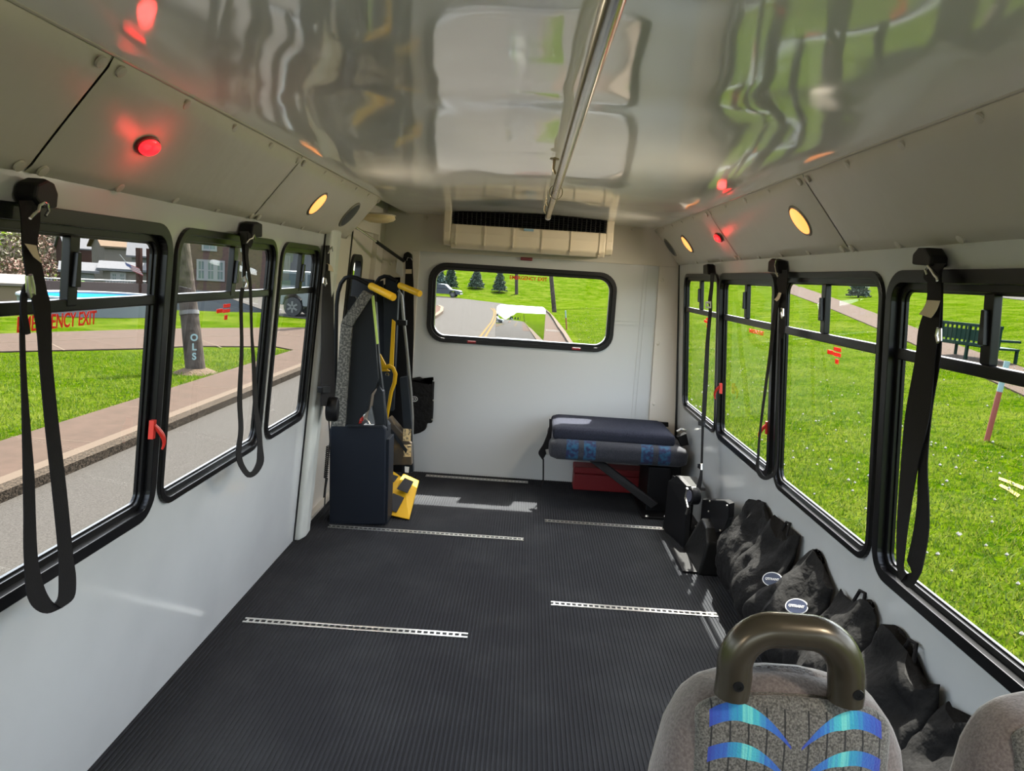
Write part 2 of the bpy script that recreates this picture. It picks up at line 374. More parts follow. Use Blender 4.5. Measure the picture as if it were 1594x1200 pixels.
# ------------------------------------------------------------------ windows
def window(idx, fn, side, a, b, z0, thick, label, bars=True):
    zb0, zb1 = (1.304, 1.333) if side < 0 else (1.285, 1.316)
    c = fn((a+b)/2, (z0+ZT)/2, 0)
    W_ = thing('window_%d' % idx, c, label, None, kind='structure')
    e = .012 if thick else 0
    def ring(g0, g1, w0, w1, m, bev=.003):
        MB().plate([rrect(a+g0, b-g0, z0+g0, ZT-g0, max(.02, RAD-g0)), rrect(a+g1, b-g1, z0+g1, ZT-g1, max(.02, RAD-g1))], fn, w0, w1).build('frame', m, W_, bevel=bev)
    ring(0, .022+e, -.012-e*.6, .004, frame_m)
    ring(.010, .020, -.002, .021, frame_m)
    ring(.018, .040+e, .002, .012, frame_m)
    ring(.030, .046+e, .012, .021, frame_m)
    g = .040+e
    MB().plate([rrect(a+g, b-g, z0+g, ZT-g, .04)], fn, .017, .0195).build('pane', glass_m, W_)
    MB().plate([[(a+g, zb0), (b-g, zb0), (b-g, zb1), (a+g, zb1)]], fn, -.002, .018).build('sash_rail', frame_m, W_, bevel=.004)
    mid = (a+b)/2 + (.0 if side > 0 else .02)
    MB().plate([[(mid-.018, 1.315), (mid+.018, 1.315), (mid+.018, ZT-g-.002), (mid-.018, ZT-g-.002)]], fn, -.004, .016).build('sash_stile', frame_m, W_, bevel=.004)
    mb = MB().plate([[(mid-.010, 1.36), (mid+.010, 1.36), (mid+.006, 1.44), (mid-.006, 1.44)]], fn, -.016, -.002); mb.build('slide_latch', frame_m, W_, bevel=.002)
    mb = MB()
    for k in range(4): mb.lathe([(.006, 0), (.004, .003)], fn(a+.15+(b-a-.3)*k/3, ZT-.030, .016), fn(0, 0, -1)-fn(0, 0, 0), 8)
    mb.build('screws', blk_m, W_)
    return W_
def pull_handle(fn, y, z, W_, d=1):
    """red curved emergency release handle"""
    mb = MB(); mb.plate([[(y-.008, z-.015), (y+.008, z-.015), (y+.008, z+.04), (y-.008, z+.04)]], fn, -.024, -.010)
    pts = [fn(y+d*.022*math.sin(t*1.9), z+.025-.075*t, -.022-.022*math.sin(t*2.2)) for t in [i/8 for i in range(9)]]
    mb.tube(pts, [.006, .007, .0075, .0075, .007, .006, .005, .004, .003], 8)
    mb.build('release_handle', redp_m, W_, True)
def decal_arrow(fn, px, py, planef, W_, s, k=1.0):
    p = planef(px, py); y, z = p.y, p.z
    mb = MB()
    mb.plate([[(y-s*.002, z-.008), (y-s*.05, z-.008), (y-s*.05, z+.006), (y-s*.002, z+.006)]], fn, .0145, .0165)
    mb.build('red_arrow_decal', red_txt, W_)
    mb = MB()
    for r in range(2):
        for q in range(5):
            y0 = y+s*(.004+q*.012); z0_ = z+.014-r*.018
            mb.plate([[(y0, z0_-.006), (y0+s*.009, z0_-.006), (y0+s*.009, z0_+.007), (y0, z0_+.007)], [(y0+s*.003, z0_-.002), (y0+s*.006, z0_-.002), (y0+s*.006, z0_+.003), (y0+s*.003, z0_+.003)]], fn, .0145, .0165)
    mb.plate([[(y+s*.02, z-.035), (y+s*.045, z-.035), (y+s*.045, z-.018), (y+s*.02, z-.018)]], fn, .0145, .0165)
    mb.build('red_text_decal', red_txt, W_)
wi = 1; LW_O = []; RW_O = []
Lnames = ['side window on the left wall, level with the photographer', 'side window on the left wall just out of frame', 'large black framed emergency exit window nearest on the left wall', 'black framed sliding window in the middle of the left wall', 'narrow black framed window at the rear end of the left wall']
for (a, b, e), nm in zip(LWIN, Lnames): LW_O.append(window(wi, lw, -1, a, b, ZL, e, nm)); wi += 1
Rnames = ['side window on the right wall, level with the photographer', 'side window on the right wall just out of frame', 'black framed emergency exit window nearest on the right wall', 'black framed window second from the front on the right wall', 'emergency exit window with two red handles on the right wall', 'rearmost black framed window on the right wall']
for (a, b, e), nm in zip(RWIN, Rnames): RW_O.append(window(wi, rw, 1, a, b, ZR, e, nm)); wi += 1
p = LW(233, 672); pull_handle(lw, p.y-.02, p.z, LW_O[2], 1)
p = RW(1126, 608); pull_handle(rw, p.y-.01, p.z, RW_O[4], 1)
p = RW(1203, 665); pull_handle(rw, p.y+.02, p.z-.02, RW_O[4], 1)
UL = Vector((0, 1, 0)); UR = Vector((0, -1, 0))
p = LW(93, 500.5, -.015); text_mesh('exit_lettering', 'EMERGENCY EXIT', .047, p, UL, (.08, 0, 1), red_txt, LW_O[2], width=.285, bold=.0008)
p = RW(1177, 517, -.015); text_mesh('exit_lettering', 'EMERGENCY EXIT', .026, p, UR, (-.08, 0, 1), red_txt, RW_O[4], width=.22, bold=.0005)
decal_arrow(lw, 347, 483, lambda x, y: LW(x, y, -.015), LW_O[3], 1)
decal_arrow(rw, 1297, 549, lambda x, y: RW(x, y, -.015), RW_O[3], -1)
decal_arrow(rw, 1099, 500, lambda x, y: RW(x, y, -.015), RW_O[5], -1)
# rear window
W_ = thing('window_14', (-.04, Y1, 1.23), 'wide rounded rear window in a black rubber gasket', None, kind='structure')
a, b, c0, c1 = -.70, .613, .952, 1.508
MB().plate([rrect(a, b, c0, c1, .125), rrect(a+.030, b-.030, c0+.030, c1-.030, .10)], bw, -.016, .004).build('frame', rub_m, W_, bevel=.007, seg=3)
MB().plate([rrect(a+.026, b-.026, c0+.026, c1-.026, .10), rrect(a+.050, b-.050, c0+.050, c1-.050, .08)], bw, -.004, .05).build('frame', frame_m, W_, bevel=.006, seg=3)
MB().plate([rrect(a+.04, b-.04, c0+.04, c1-.04, .085)], bw, .020, .025).build('pane', glass_m, W_)
p = YP(822.5, 433.5, Y1+.018); text_mesh('exit_lettering', 'EMERGENCY EXIT', .036, p, (1, 0, 0), (0, 0, 1), red_txt, W_, width=.262, bold=.0008)
for px, py in ((734, 532.5), (897, 543)):
    q = YP(px, py, Y1-.02); MB().box((q.x-.03, Y1-.026, q.z-.008), (q.x+.03, Y1-.014, q.z+.008)).build('red_reflector', mat('dark_red', (.18, .005, .008), .25), W_, bevel=.002)
MB().box((-.07, Y1-.022, 1.556), (.012, Y1-.0, 1.578)).build('marker_light', mat('dark_red', (.18, .005, .008), .25), W_, bevel=.003)

# lift doors (two leaves)
def door(idx, ya, yb, wa, wb, label):
    D = thing('door_%d' % idx, lw((ya+yb)/2, 0, .05), label, None, kind='structure')
    MB().plate([[(ya, .0), (yb, .0), (yb, 1.70), (ya, 1.70)], rrect(wa, wb, .50, 1.50, .055)], lw, .035, .055).build('door_panel', taupe_m, D)
    MB().plate([rrect(wa-.016, wb+.016, .484, 1.516, .07), rrect(wa+.022, wb-.022, .522, 1.478, .045)], lw, .020, .06).build('window_frame', rub_m, D, bevel=.008, seg=3)
    MB().plate([rrect(wa, wb, .5, 1.5, .055)], lw, .042, .046).build('pane', glass_m, D)
    return D
door(1, 3.735, 4.385, 3.83, 4.06, 'front leaf of the lift door with narrow window')
D2 = door(2, 4.395, 4.98, 4.44, 4.68, 'rear leaf of the lift door with narrow window')
MB().plate([[(4.385, 0), (4.395, 0), (4.395, 1.7), (4.385, 1.7)]], lw, .028, .05).build('seal', rub_m, D2)

# ------------------------------------------------------------------ cove lamps
def cove_frame(side, y, t=.5): # centre and normal on cove surface
    x = .835+.191*t; z = 1.825-.235*t; n = Vector((-side*.776, 0, -.63)).normalized()
    return Vector((side*x, y, z))+n*.016, n
DOME = 17.0
def round_lamp(side, y, R_, lens, name, label, cat, group=None):
    c, n = cove_frame(side, y)
    T = thing(name, c, label, cat, group)
    MB().lathe([(R_, -.004), (R_, .002), (R_*.93, .006), (R_*.84, .005), (R_*.84, -.003)], c, n, 40, ref=(0, 1, 0)).build('bezel', mat('bezel_grey', (.16, .15, .12), .4), T, True)
    if lens is grill_m:
        MB().lathe([(R_*.90, .0), (R_*.86, .006), (R_*.4, .011), (.002, .012)], c, n, 40).build('grille', lens, T, True)
    else:
        MB().lathe([(R_*.85, .002), (R_*.80, .007), (R_*.5, .012), (.002, .014)], c, n, 40).build('lens', lens, T, True)
    if cat == 'lamp':
        l = bpy.data.lights.new('dome_light', 'SPOT'); l.energy = DOME; l.color = (1, .86, .66); l.shadow_soft_size = .06; l.spot_size = PI*.98; l.spot_blend = 1
        o = bpy.data.objects.new('dome_light', l); COL.objects.link(o); o.parent = T; o.matrix_world = Matrix.Translation(c+n*.03) @ n.to_track_quat('-Z', 'Y').to_matrix().to_4x4()
    return T
def red_lamp(side, y, label):
    c, n = cove_frame(side, y); T = thing('marker_lamp', c, label, 'lamp')
    MB().lathe([(.034, 0), (.033, .005), (.029, .007)], c, n, 28, sx=1.4, sy=.78, ref=(0, 1, 0)).build('base', mat('red_dark', (.12, .01, .01), .4), T, True)
    MB().lathe([(.030, .005), (.029, .011), (.02, .016), (.002, .017)], c, n, 28, sx=1.4, sy=.75, ref=(0, 1, 0)).build('lens', lens_rd, T, True)
    l = bpy.data.lights.new('red_glow', 'POINT'); l.energy = .12; l.color = (1, .03, .03); l.shadow_soft_size = .02
    o = bpy.data.objects.new('red_glow', l); COL.objects.link(o); o.parent = T; o.matrix_world = Matrix.Translation(c+n*.05)
red_lamp(-1, 1.782, 'glowing red oval lamp on the left cove')
red_lamp(1, 3.734, 'small glowing red lamp between the amber lamps on the right cove')
round_lamp(-1, 3.188, .063, lens_am, 'dome_lamp', 'round amber glowing dome lamp on the left cove', 'lamp')
round_lamp(1, 2.62, .063, lens_am, 'dome_lamp', 'large round amber dome lamp nearest on the right cove', 'lamp')
round_lamp(1, 4.466, .063, lens_am, 'dome_lamp', 'farther round amber dome lamp near the right rear corner', 'lamp')
round_lamp(-1, -.55, .063, lens_am, 'dome_lamp', 'added fill lamp on the left cove behind the photographer', 'lamp')  # added out of view to brighten the ceiling
round_lamp(1, .25, .063, lens_am, 'dome_lamp', 'added fill lamp on the right cove beside the photographer', 'lamp')  # second unseen lamp, added for more light on the ceiling
round_lamp(-1, 3.757, .078, grill_m, 'ceiling_speaker', 'dark round speaker at the rear end of the left cove', 'speaker')
round_lamp(1, 5.00, .070, grill_m, 'ceiling_speaker', 'dark round speaker at the rear end of the right cove', 'speaker')
# soft oblong light above the lift door
c = YP(589, 346, 4.42); T = thing('door_lamp', c, 'cream oblong lamp above the lift door', 'lamp')
MB().lathe([(.095, .03), (.10, .012), (.088, .0), (.05, -.012), (.004, -.015)], c+Vector((0, 0, .01)), (0, 0, 1), 28, sx=1, sy=.75, ref=(1, 0, 0)).build('lens', lens_cr, T, True)
MB().lathe([(.085, .04), (.102, .034), (.102, .03)], c+Vector((0, 0, .01)), (0, 0, 1), 28, sx=1, sy=.75, ref=(1, 0, 0)).build('base', cream_m, T, True)
# ------------------------------------------------------------------ grab rail
T = thing('grab_rail', (.085, 2.5, 1.80), 'long brushed metal grab rail hung under the ceiling', 'rail')
RZ = 1.80
A = ZP(853, 338, RZ); B_ = Vector((A.x-.004, .2, RZ))
MB().tube([A+Vector((0, -.01, 0)), (A+B_)/2, B_], .0165, 20).build('rail', steel_m, T, True)
MB().tube([A+Vector((0, .018, -.0)), A+Vector((0, .014, 0)), A+Vector((0, -.045, 0)), A+Vector((0, -.05, 0))], [.011, .0175, .0175, .0165], 20).build('end_cap', mat('cap_grey', (.5, .5, .48), .35), T, True)
for yy in (A.y-.1, A.y-.55, A.y-1.75, .6):
    q = Vector((A.x-.012, yy, RZ)); mb = MB()
    mb.tube([q+Vector((-.012, 0, .070)), q+Vector((-.014, 0, .03)), q+Vector((-.004, 0, .012))], .005, 8)
    mb.lathe([(.018, 0), (.016, .005)], q+Vector((-.012, 0, .062)), (0, 0, 1), 14)
    mb.build('bracket', mat('brass_dull', (.30, .26, .18), .35, metal=1), T, True)
for yy in (A.y-1.35,):
    q = Vector((A.x, yy, RZ)); pts = [q+Vector((.026*math.cos(t), .010*math.sin(t), -.004+.030*math.sin(t))) for t in [2*PI*i/24 for i in range(24)]]
    MB().tube(pts, .0016, 6, closed=True).build('wire_loop', mat('brass_dull'), T, True)

# ------------------------------------------------------------------ AC unit
T = thing('air_conditioner', (-.02, 5.0, 1.72), 'cream rear air conditioner unit above the rear window', 'air conditioner')
xa, xb = -.580, .528
prof = [(5.185, 1.605), (4.93, 1.600), (4.893, 1.632), (4.888, 1.700), (4.900, 1.760), (4.900, 1.872), (5.185, 1.872)]
recess = [(5.185, 1.605), (4.93, 1.600), (4.893, 1.632), (4.888, 1.700), (4.900, 1.757), (5.02, 1.757), (5.02, 1.866), (5.185, 1.866)]
def inset(p, k): return p
mb = MB(); mb.prism([(xa+.048, y, z) for y, z in recess], (xb-xa-.096, 0, 0))
mb.prism([(xa, y, z if z > 1.65 else z+.018) for y, z in prof], (.05, 0, 0)); mb.prism([(xb, y, z if z > 1.65 else z+.018) for y, z in prof], (-.05, 0, 0))
mb.build('housing', cream_m, T, bevel=.009, seg=3)
for k in range(6):
    mb = MB(); xk = xa+.085+(xb-xa-.17)*k/5
    mb.prism([(xk-.005, y-.006, z) for y, z in ((4.93, 1.596), (4.892, 1.628), (4.887, 1.700), (4.897, 1.752), (4.91, 1.752), (4.91, 1.61))], (.010, 0, 0))
    mb.build('rib', cream_m, T, bevel=.0015)
mb = MB().box((xa+.05, 5.0, 1.757), (xb-.05, 5.03, 1.868)); mb.build('vent_recess', blk_m, T)
mb = MB()
for k in range(7): mb.box((xa+.052, 4.90, 1.766+k*.0145), (xb-.052, 4.935, 1.768+k*.0145))
mb.build('louvre', blk_m, T)
mb = MB()
for k in range(34):
    xk = xa+.06+(xb-xa-.12)*k/33; mb.box((xk-.0012, 4.915, 1.76), (xk+.0012, 4.97, 1.866))
mb.build('fins', mat('grey_fin', (.06, .06, .055), .4), T)
q = YP(823, 358, 4.886); mb = MB().box((q.x-.032, 4.884, q.z-.008), (q.x+.032, 4.900, q.z+.008)); mb.build('badge', bluel_m, T, bevel=.001)

# ------------------------------------------------------------------ floor tracks, ledge
def track(x0, x1, y, label):
    T = thing('floor_track', ((x0+x1)/2, y, 0), label, 'floor track')
    mb = MB(); 
    mb.box((x0, y-.020, -.002), (x1, y-.010, .0035)); mb.box((x0, y+.010, -.002), (x1, y+.020, .0035))
    mb.build('rails', alu_m, T, bevel=.001)
    mb = MB(); n = int((x1-x0)/.0254)
    for k in range(n):
        xk = x0+.012+k*.0254; mb.box((xk, y-.012, -.001), (xk+.008, y+.012, .0025))
    mb.build('teeth', alu_m, T)
    MB().box((x0, y-.011, -.003), (x1, y+.011, .0006)).build('slot', blk_m, T)
track(-1.065, -.154, 2.80, 'aluminium tie-down track in the floor nearest on the left')
track(-1.03, .063, 3.947, 'aluminium floor track running beside the black lift housing')
track(.192, .94, 3.153, 'aluminium floor track nearest on the right')
track(.188, .94, 4.294, 'aluminium floor track in front of the folded seat')
track(-.645, .085, 5.104, 'short aluminium floor track close to the rear wall')
mb = MB()
for k in range(7): mb.box((1.068+k*.0115, -1.0, -.001), (1.068+k*.0115+.0075, 3.62, .022+k*.0015))
mb.box((1.066, -1.0, -.001), (1.146, 3.62, .018))
tag(mb.build('baseboard_right', rub_m, bevel=.0015), 'black ribbed ledge along the foot of the right wall', kind='structure')
# white padded post before the lift door
mb = MB()
tp = LW(507, 371, .0); bt = ZP(483, 814, 0)
pf = [(lw(3.70, 0, .055)), (lw(3.70, 0, -.035)), (lw(3.76, 0, -.05)), (lw(3.84, 0, -.045)), (lw(3.88, 0, -.02)), (lw(3.84, 0, -.0)), (lw(3.745, 0, .055))]
mb.prism(pf, (.08*1.62, 0, 1.62))
o = mb.build('trim_20', mat('post_vinyl', (.55, .56, .53), .4, bump=(6, .4, .02)), smooth=False, bevel=.012, seg=3); tag(o, 'padded pale post between the left wall and the lift door', kind='structure')
mb = MB().tube([lw(3.695, .0, -.004), lw(3.695, 1.6, -.004)], .004, 6); tag(mb.build('trim_21', rub_m), 'black joint beside the padded post', kind='structure')

# ------------------------------------------------------------------ straps
def strapmesh(pairs, fn, name, parent, m=web_m, th=.0025, nrm=(1, 0, 0)):
    P = [(fn(*a), fn(*b)) for a, b in pairs]
    Q = []                                         # smooth by Catmull-Rom
    for i in range(len(P)-1):
        p0, p1, p2, p3 = P[max(i-1, 0)], P[i], P[i+1], P[min(i+2, len(P)-1)]
        for k in range(4):
            t = k/4
            Q.append(tuple(.5*((2*p1[j])+(p2[j]-p0[j])*t+(2*p0[j]-5*p1[j]+4*p2[j]-p3[j])*t*t+(3*p1[j]-p0[j]-3*p2[j]+p3[j])*t**3) for j in (0, 1)))
    Q.append(P[-1])
    mb = MB().ribbon(Q, th, nrm); return mb.build(name, m, parent, False)
def h(y, a, b): return ((a, y), (b, y))
def capbox(pts, fn, d, name, parent, m=blk_m, bev=.008):
    mb = MB().prism([fn(*p) for p in pts], d); return mb.build(name, m, parent, bevel=bev, seg=3)
def wire_hook(pts, parent, r=.0028): MB().tube(pts, r, 8).build('wire_hook', chrome_m, parent, True)
# nearest strap on the left
fnx = lambda x, y: XP(x, y, -.985)
T = thing('hanging_strap', XP(40, 300, -1.0), 'black looped tie-down strap hanging nearest on the left, over the exit window', 'strap')
capbox([(18, 305), (22, 283), (38, 276), (54, 284), (60, 300), (58, 322), (30, 322)], lambda x, y: XP(x, y, -1.02), (.045, 0, 0), 'mount_cover', T)
strapmesh([h(312, 28, 60), h(345, 32, 61), h(380, 33, 57), h(420, 38, 65), h(450, 45, 71), h(475, 50, 77), h(520, 57, 79), h(560, 60, 80), h(660, 69, 90), h(760, 80, 102), h(860, 90, 112), ((91, 900), (117, 900)), ((90, 928), (114, 930)), ((84, 939), (95, 946))], fnx, 'webbing', T)
strapmesh([((84, 939), (95, 946)), ((78, 934), (72, 955)), ((70, 920), (52, 946)), ((64, 902), (41, 925)), ((59, 880), (38, 895)), ((56, 850), (36, 850)), h(800, 36, 54)[::-1], h(740, 35, 52)[::-1], h(690, 34, 48)[::-1], h(600, 32, 41)[::-1], h(540, 30, 38)[::-1], h(490, 30, 37)[::-1], h(460, 31, 37)[::-1], ((44, 446), (36, 444))], lambda x, y: XP(x, y, -.990), 'webbing', T)
strapmesh([((37, 456), (33, 450)), ((44, 448), (38, 441)), ((50, 452), (44, 443))], fnx, 'webbing', T)
strapmesh([((43, 455), (32, 455)), ((40, 480), (31, 480)), ((45, 512), (36, 515)), ((46, 519), (40, 521))], lambda x, y: XP(x, y, -.975), 'webbing_tail', T)
strapmesh([((38, 379), (56, 382)), ((44, 388), (60, 398)), ((52, 400), (66, 411))], lambda x, y: XP(x, y, -.972), 'paper_tag', T, tag_m, .0012)
wire_hook([XP(a, b, -.96) for a, b in ((47, 340), (52, 334), (60, 328), (62, 320), (68, 315), (74, 318), (76, 328), (71, 336))], T, .003)
MB().tube([XP(a, b, -.965) for a, b in ((43, 430), (47, 428), (51, 446), (52, 458), (47, 462), (44, 450))], .0045, 8, closed=True).build('snap_hook', alu_m, T, True)
# second strap on the left
fnx2 = lambda x, y: XP(x, y, -.985)
T = thing('hanging_strap', XP(380, 352, -1.0), 'black looped tie-down strap hanging over the middle left window', 'strap')
capbox([(370, 368), (373, 347), (380, 344), (388, 348), (388, 368)], lambda x, y: XP(x, y, -1.02), (.05, 0, 0), 'mount_cover', T)
strapmesh([h(360, 372, 387), h(380, 375, 387), h(400, 377, 385), h(425, 377, 382), h(433, 377, 381)], fnx2, 'webbing', T)
strapmesh([h(448, 374, 380), h(468, 372, 377), h(510, 373, 377.5), h(549, 373, 378), h(620, 369, 376), h(667, 371, 378), h(698, 367, 375), ((367, 708), (375, 706)), ((371, 725), (379, 722)), ((385, 743), (389, 735)), ((400, 737), (398, 722)), ((410, 718), (400, 706)), ((408, 694), (400, 690)), h(663, 406, 397), h(635, 401, 394), h(565, 397, 391.5), h(518, 393, 389.5), h(447, 391, 387), h(404, 386, 381), h(380, 384, 380)], lambda x, y: XP(x, y, -.980), 'webbing', T)
MB().tube([XP(a, b, -.97) for a, b in ((377, 433), (381, 431), (385, 440), (383, 448), (379, 447))], .004, 8, closed=True).build('snap_hook', alu_m, T, True)
wire_hook([XP(a, b, -.955) for a, b in ((384, 378), (388, 373), (393, 371), (396, 366), (397, 373))], T)
strapmesh([h(362, 384, 388), ((385, 372), (393, 376)), ((383, 380), (389, 386))], lambda x, y: XP(x, y, -.96), 'webbing_tail', T)
# shoulder belt beside the lift door
fnx3 = lambda x, y: XP(x, y, -1.0)
T = thing('shoulder_belt', XP(512, 372, -1.0), 'black shoulder belt hanging on the pale post before the lift', 'belt')
capbox([(503, 386), (507, 369), (513, 370), (511, 388)], lambda x, y: XP(x, y, -1.03), (.04, 0, 0), 'mount_cover', T)
strapmesh([h(382, 507, 515), h(400, 508, 520), h(420, 506, 520), h(450, 502, 519), h(500, 500, 519), h(560, 500, 520), h(600, 499, 521), h(632, 499, 520)], fnx3, 'webbing', T)
strapmesh([((507, 410), (509, 410)), ((511, 412), (516, 414)), ((511, 421), (519, 423))], lambda x, y: XP(x, y, -.985), 'paper_tag', T, tag_m, .001)
MB().tube([XP(a, b, -.98) for a, b in ((504, 433), (507, 434), (508, 441), (506, 445), (503, 440))], .004, 8, closed=True).build('snap_hook', alu_m, T, True)
wire_hook([XP(a, b, -.97) for a, b in ((511, 394), (514, 388), (517, 384), (518, 391))], T)
mb = MB(); q = XP(509, 638, -1.0)
mb.lathe([(.045, -.03), (.052, -.02), (.052, .02), (.045, .03)], q+Vector((.02, .03, -.0)), (1, .1, 0), 20, sy=1.0, sx=1.25, ref=(0, 0, 1)); mb.build('retractor', blk_m, T, True, bevel=.004)
capbox([(493, 601), (506, 600), (506, 611), (493, 611)], fnx3, (.03, 0, 0), 'guide', T)
pts = []
for i in range(120):
    t = i/119; b_ = XP(511-4*t, 694+50*t, -1.0); pts.append(b_+Vector((.009*math.cos(i*.9), .009*math.sin(i*.9), 0)))
mb = MB().tube([XP(512, 655, -1.0), XP(513, 675, -1.0)]+pts+[XP(507, 760, -.99), XP(505, 790, -.98)], .0032, 6)
o = mb.build('coiled_cord', blk_m, None, True); tag(o, 'black coiled cord below the shoulder belt beside the lift', 'cord')
# right: nearest strap
rx = lambda x, y: XP(x, y, .985)
T = thing('hanging_strap', XP(1460, 400, 1.0), 'wide black looped tie-down strap hanging nearest on the right', 'strap')
capbox([(1445, 413), (1446, 397), (1455, 387), (1470, 387), (1478, 400), (1476, 416)], lambda x, y: XP(x, y, 1.02), (-.045, 0, 0), 'mount_cover', T)
strapmesh([h(410, 1446, 1472), h(425, 1443, 1465), h(461, 1443, 1465), h(490, 1436, 1463), h(515, 1429, 1461), h(560, 1424, 1455), h(645, 1409, 1447), h(722, 1402, 1429), h(811, 1396, 1414), h(860, 1395, 1408), ((1396, 885), (1406, 884)), ((1402, 905), (1411, 893))], rx, 'webbing', T)
strapmesh([((1402, 905), (1411, 893)), ((1416, 915), (1420, 889)), ((1430, 897), (1412, 874)), ((1436, 880), (1414, 862)), h(829, 1445, 1421), h(784, 1445.5, 1427), h(730, 1443, 1429), h(690, 1445, 1437), h(655, 1448.5, 1443), h(620, 1453, 1446), h(560, 1463, 1450), h(500, 1466, 1456), h(440, 1467, 1458)], lambda x, y: XP(x, y, .992), 'webbing', T)
strapmesh([((1443, 467), (1463, 468)), ((1437, 480), (1458, 482)), ((1430, 489), (1449, 495))], lambda x, y: XP(x, y, .972), 'paper_tag', T, tag_m, .0012)
MB().tube([XP(a, b, .975) for a, b in ((1460, 511), (1464, 512), (1464, 530), (1460, 533), (1457.5, 522))], .0035, 8, closed=True).build('snap_hook', alu_m, T, True)
wire_hook([XP(a, b, .955) for a, b in ((1443, 428), (1440, 420), (1444, 414), (1449, 420), (1454, 428), (1458, 433), (1459, 437))], T)
strapmesh([((1438, 424), (1448, 416)), ((1438, 434), (1462, 430)), ((1446, 441), (1458, 441))], lambda x, y: XP(x, y, .965), 'folded_webbing', T)
# right: middle strap
T = thing('hanging_strap', XP(1218, 412, 1.0), 'thin black looped strap hanging on the pillar between right windows', 'strap')
capbox([(1211, 424), (1212, 409), (1218, 403), (1226, 406), (1227, 426)], lambda x, y: XP(x, y, 1.02), (-.045, 0, 0), 'mount_cover', T)
strapmesh([h(420, 1212, 1226), h(440, 1209, 1225), h(452, 1211, 1224), h(495, 1213, 1223), h(515, 1212.5, 1221), h(527, 1212.5, 1218)], lambda x, y: XP(x, y, .995), 'webbing', T)
strapmesh([h(456, 1209, 1217), h(492, 1202, 1208), h(544, 1197, 1202), h(590, 1191, 1195), h(637, 1185, 1188.5), h(683, 1180, 1183), h(711, 1178, 1181.5), ((1176, 726), (1181, 726)), ((1180, 740), (1184.5, 735)), ((1189.5, 747), (1190, 741)), ((1200, 744), (1198, 738)), ((1208, 736), (1205, 731)), h(700, 1211, 1209), h(640, 1212, 1210), h(560, 1213.5, 1211.5), h(520, 1214, 1212)], rx, 'webbing', T)
MB().tube([XP(a, b, .975) for a, b in ((1217, 480), (1219, 481), (1219, 492), (1217, 495), (1215.5, 487))], .0035, 8, closed=True).build('snap_hook', alu_m, T, True)
strapmesh([((1212, 455), (1216, 456)), ((1209, 462), (1213, 465)), ((1205, 466), (1209, 469))], lambda x, y: XP(x, y, .97), 'paper_tag', T, tag_m, .001)
wire_hook([XP(a, b, .96) for a, b in ((1211, 430), (1208, 424), (1206, 414), (1208, 405), (1211, 402))], T, .002)
# right rear shoulder belt into its retractor
T = thing('shoulder_belt', XP(1109, 418, 1.0), 'black shoulder belt with metal buckle running down the rearmost right window', 'belt')
capbox([(1105, 427), (1105, 413), (1112, 411), (1113.5, 428)], lambda x, y: XP(x, y, 1.02), (-.04, 0, 0), 'mount_cover', T)
strapmesh([h(425, 1105.5, 1111.5), h(445, 1105, 1110), h(467, 1102, 1108), h(482, 1103, 1108), h(529, 1098.5, 1104), h(590, 1095, 1101.6), h(658, 1091.5, 1097.5)], rx, 'webbing', T)
strapmesh([h(658, 1092, 1095.5), h(700, 1091, 1094), h(735, 1089.5, 1093), h(750, 1086, 1092), h(775, 1079, 1086)], lambda x, y: XP(x, y, .99), 'webbing', T)
mb = MB(); mb.plate([[(0, 0), (1, 0), (1, 1), (0, 1)], [(.2, .25), (.8, .25), (.8, .7), (.2, .7)]], lambda u, v, w: XP(1098+9*u, 480-11*v, .975-w), 0, .006)
mb.build('buckle', chrome_m, T, bevel=.001)
capbox([(1090, 662), (1090, 656), (1098, 656), (1098, 664)], lambda x, y: XP(x, y, .98), (-.012, 0, 0), 'stop_button', T, bev=.002)
capbox([(1089, 728), (1089, 722), (1094, 722), (1094, 732)], lambda x, y: XP(x, y, .985), (-.012, 0, 0), 'end_fitting', T, steel_m, bev=.002)
# rear wall strap
yr = lambda x, y: YP(x, y, 5.13)
T = thing('hanging_strap', YP(636, 398, 5.17), 'long black strap hanging down the left edge of the rear wall', 'strap')
capbox([(628, 405), (630, 395), (636, 391.5), (642, 396), (643, 407)], lambda x, y: YP(x, y, 5.175), (0, -.04, 0), 'mount_cover', T)
strapmesh([h(402, 631, 642), h(425, 631, 643), h(450, 630, 644), h(515, 629, 644), h(560, 628, 643), h(588, 627, 642), h(640, 626, 641), h(690, 626, 640)], yr, 'webbing', T, nrm=(0, -1, 0))
strapmesh([h(419, 631.5, 641), h(426, 631, 641)], lambda x, y: YP(x, y, 5.12), 'paper_tag', T, tag_m, .001, nrm=(0, -1, 0))
wire_hook([YP(a, b, 5.11) for a, b in ((633, 406), (635, 401), (640, 402), (643, 407))], T)
# pouch on rear wall
T = thing('storage_bag', YP(655, 630, 5.15), 'small black storage bag hanging on the rear wall beside the lift', 'bag')
MB().prism([YP(a, b, 5.17) for a, b in ((636, 589), (654, 586), (662, 590), (671, 594), (677, 591), (676, 606), (675, 640), (674, 657), (666, 657), (664, 667), (655, 672), (643, 675), (636, 672))], (0, -.05, 0)).build('body', bagm, T, bevel=.012, seg=3)
for a, b in ((675, 593), (675, 623), (673, 653)): MB().lathe([(.007, 0), (.005, .003)], YP(a, b, 5.118), (0, -1, 0), 10).build('snap', alu_m, T, True)
q = YP(645, 621, 5.119); 
MB().tube([q+Vector((.022*math.cos(t), -.001, .018*math.sin(t))) for t in [2*PI*i/20 for i in range(20)]], .0018, 6, closed=True).build('printed_ring', white_m, T)
MB().tube([q+Vector((.010*math.cos(t), -.001, .008*math.sin(t))) for t in [2*PI*i/14 for i in range(14)]], .0015, 6, closed=True).build('printed_ring', white_m, T)
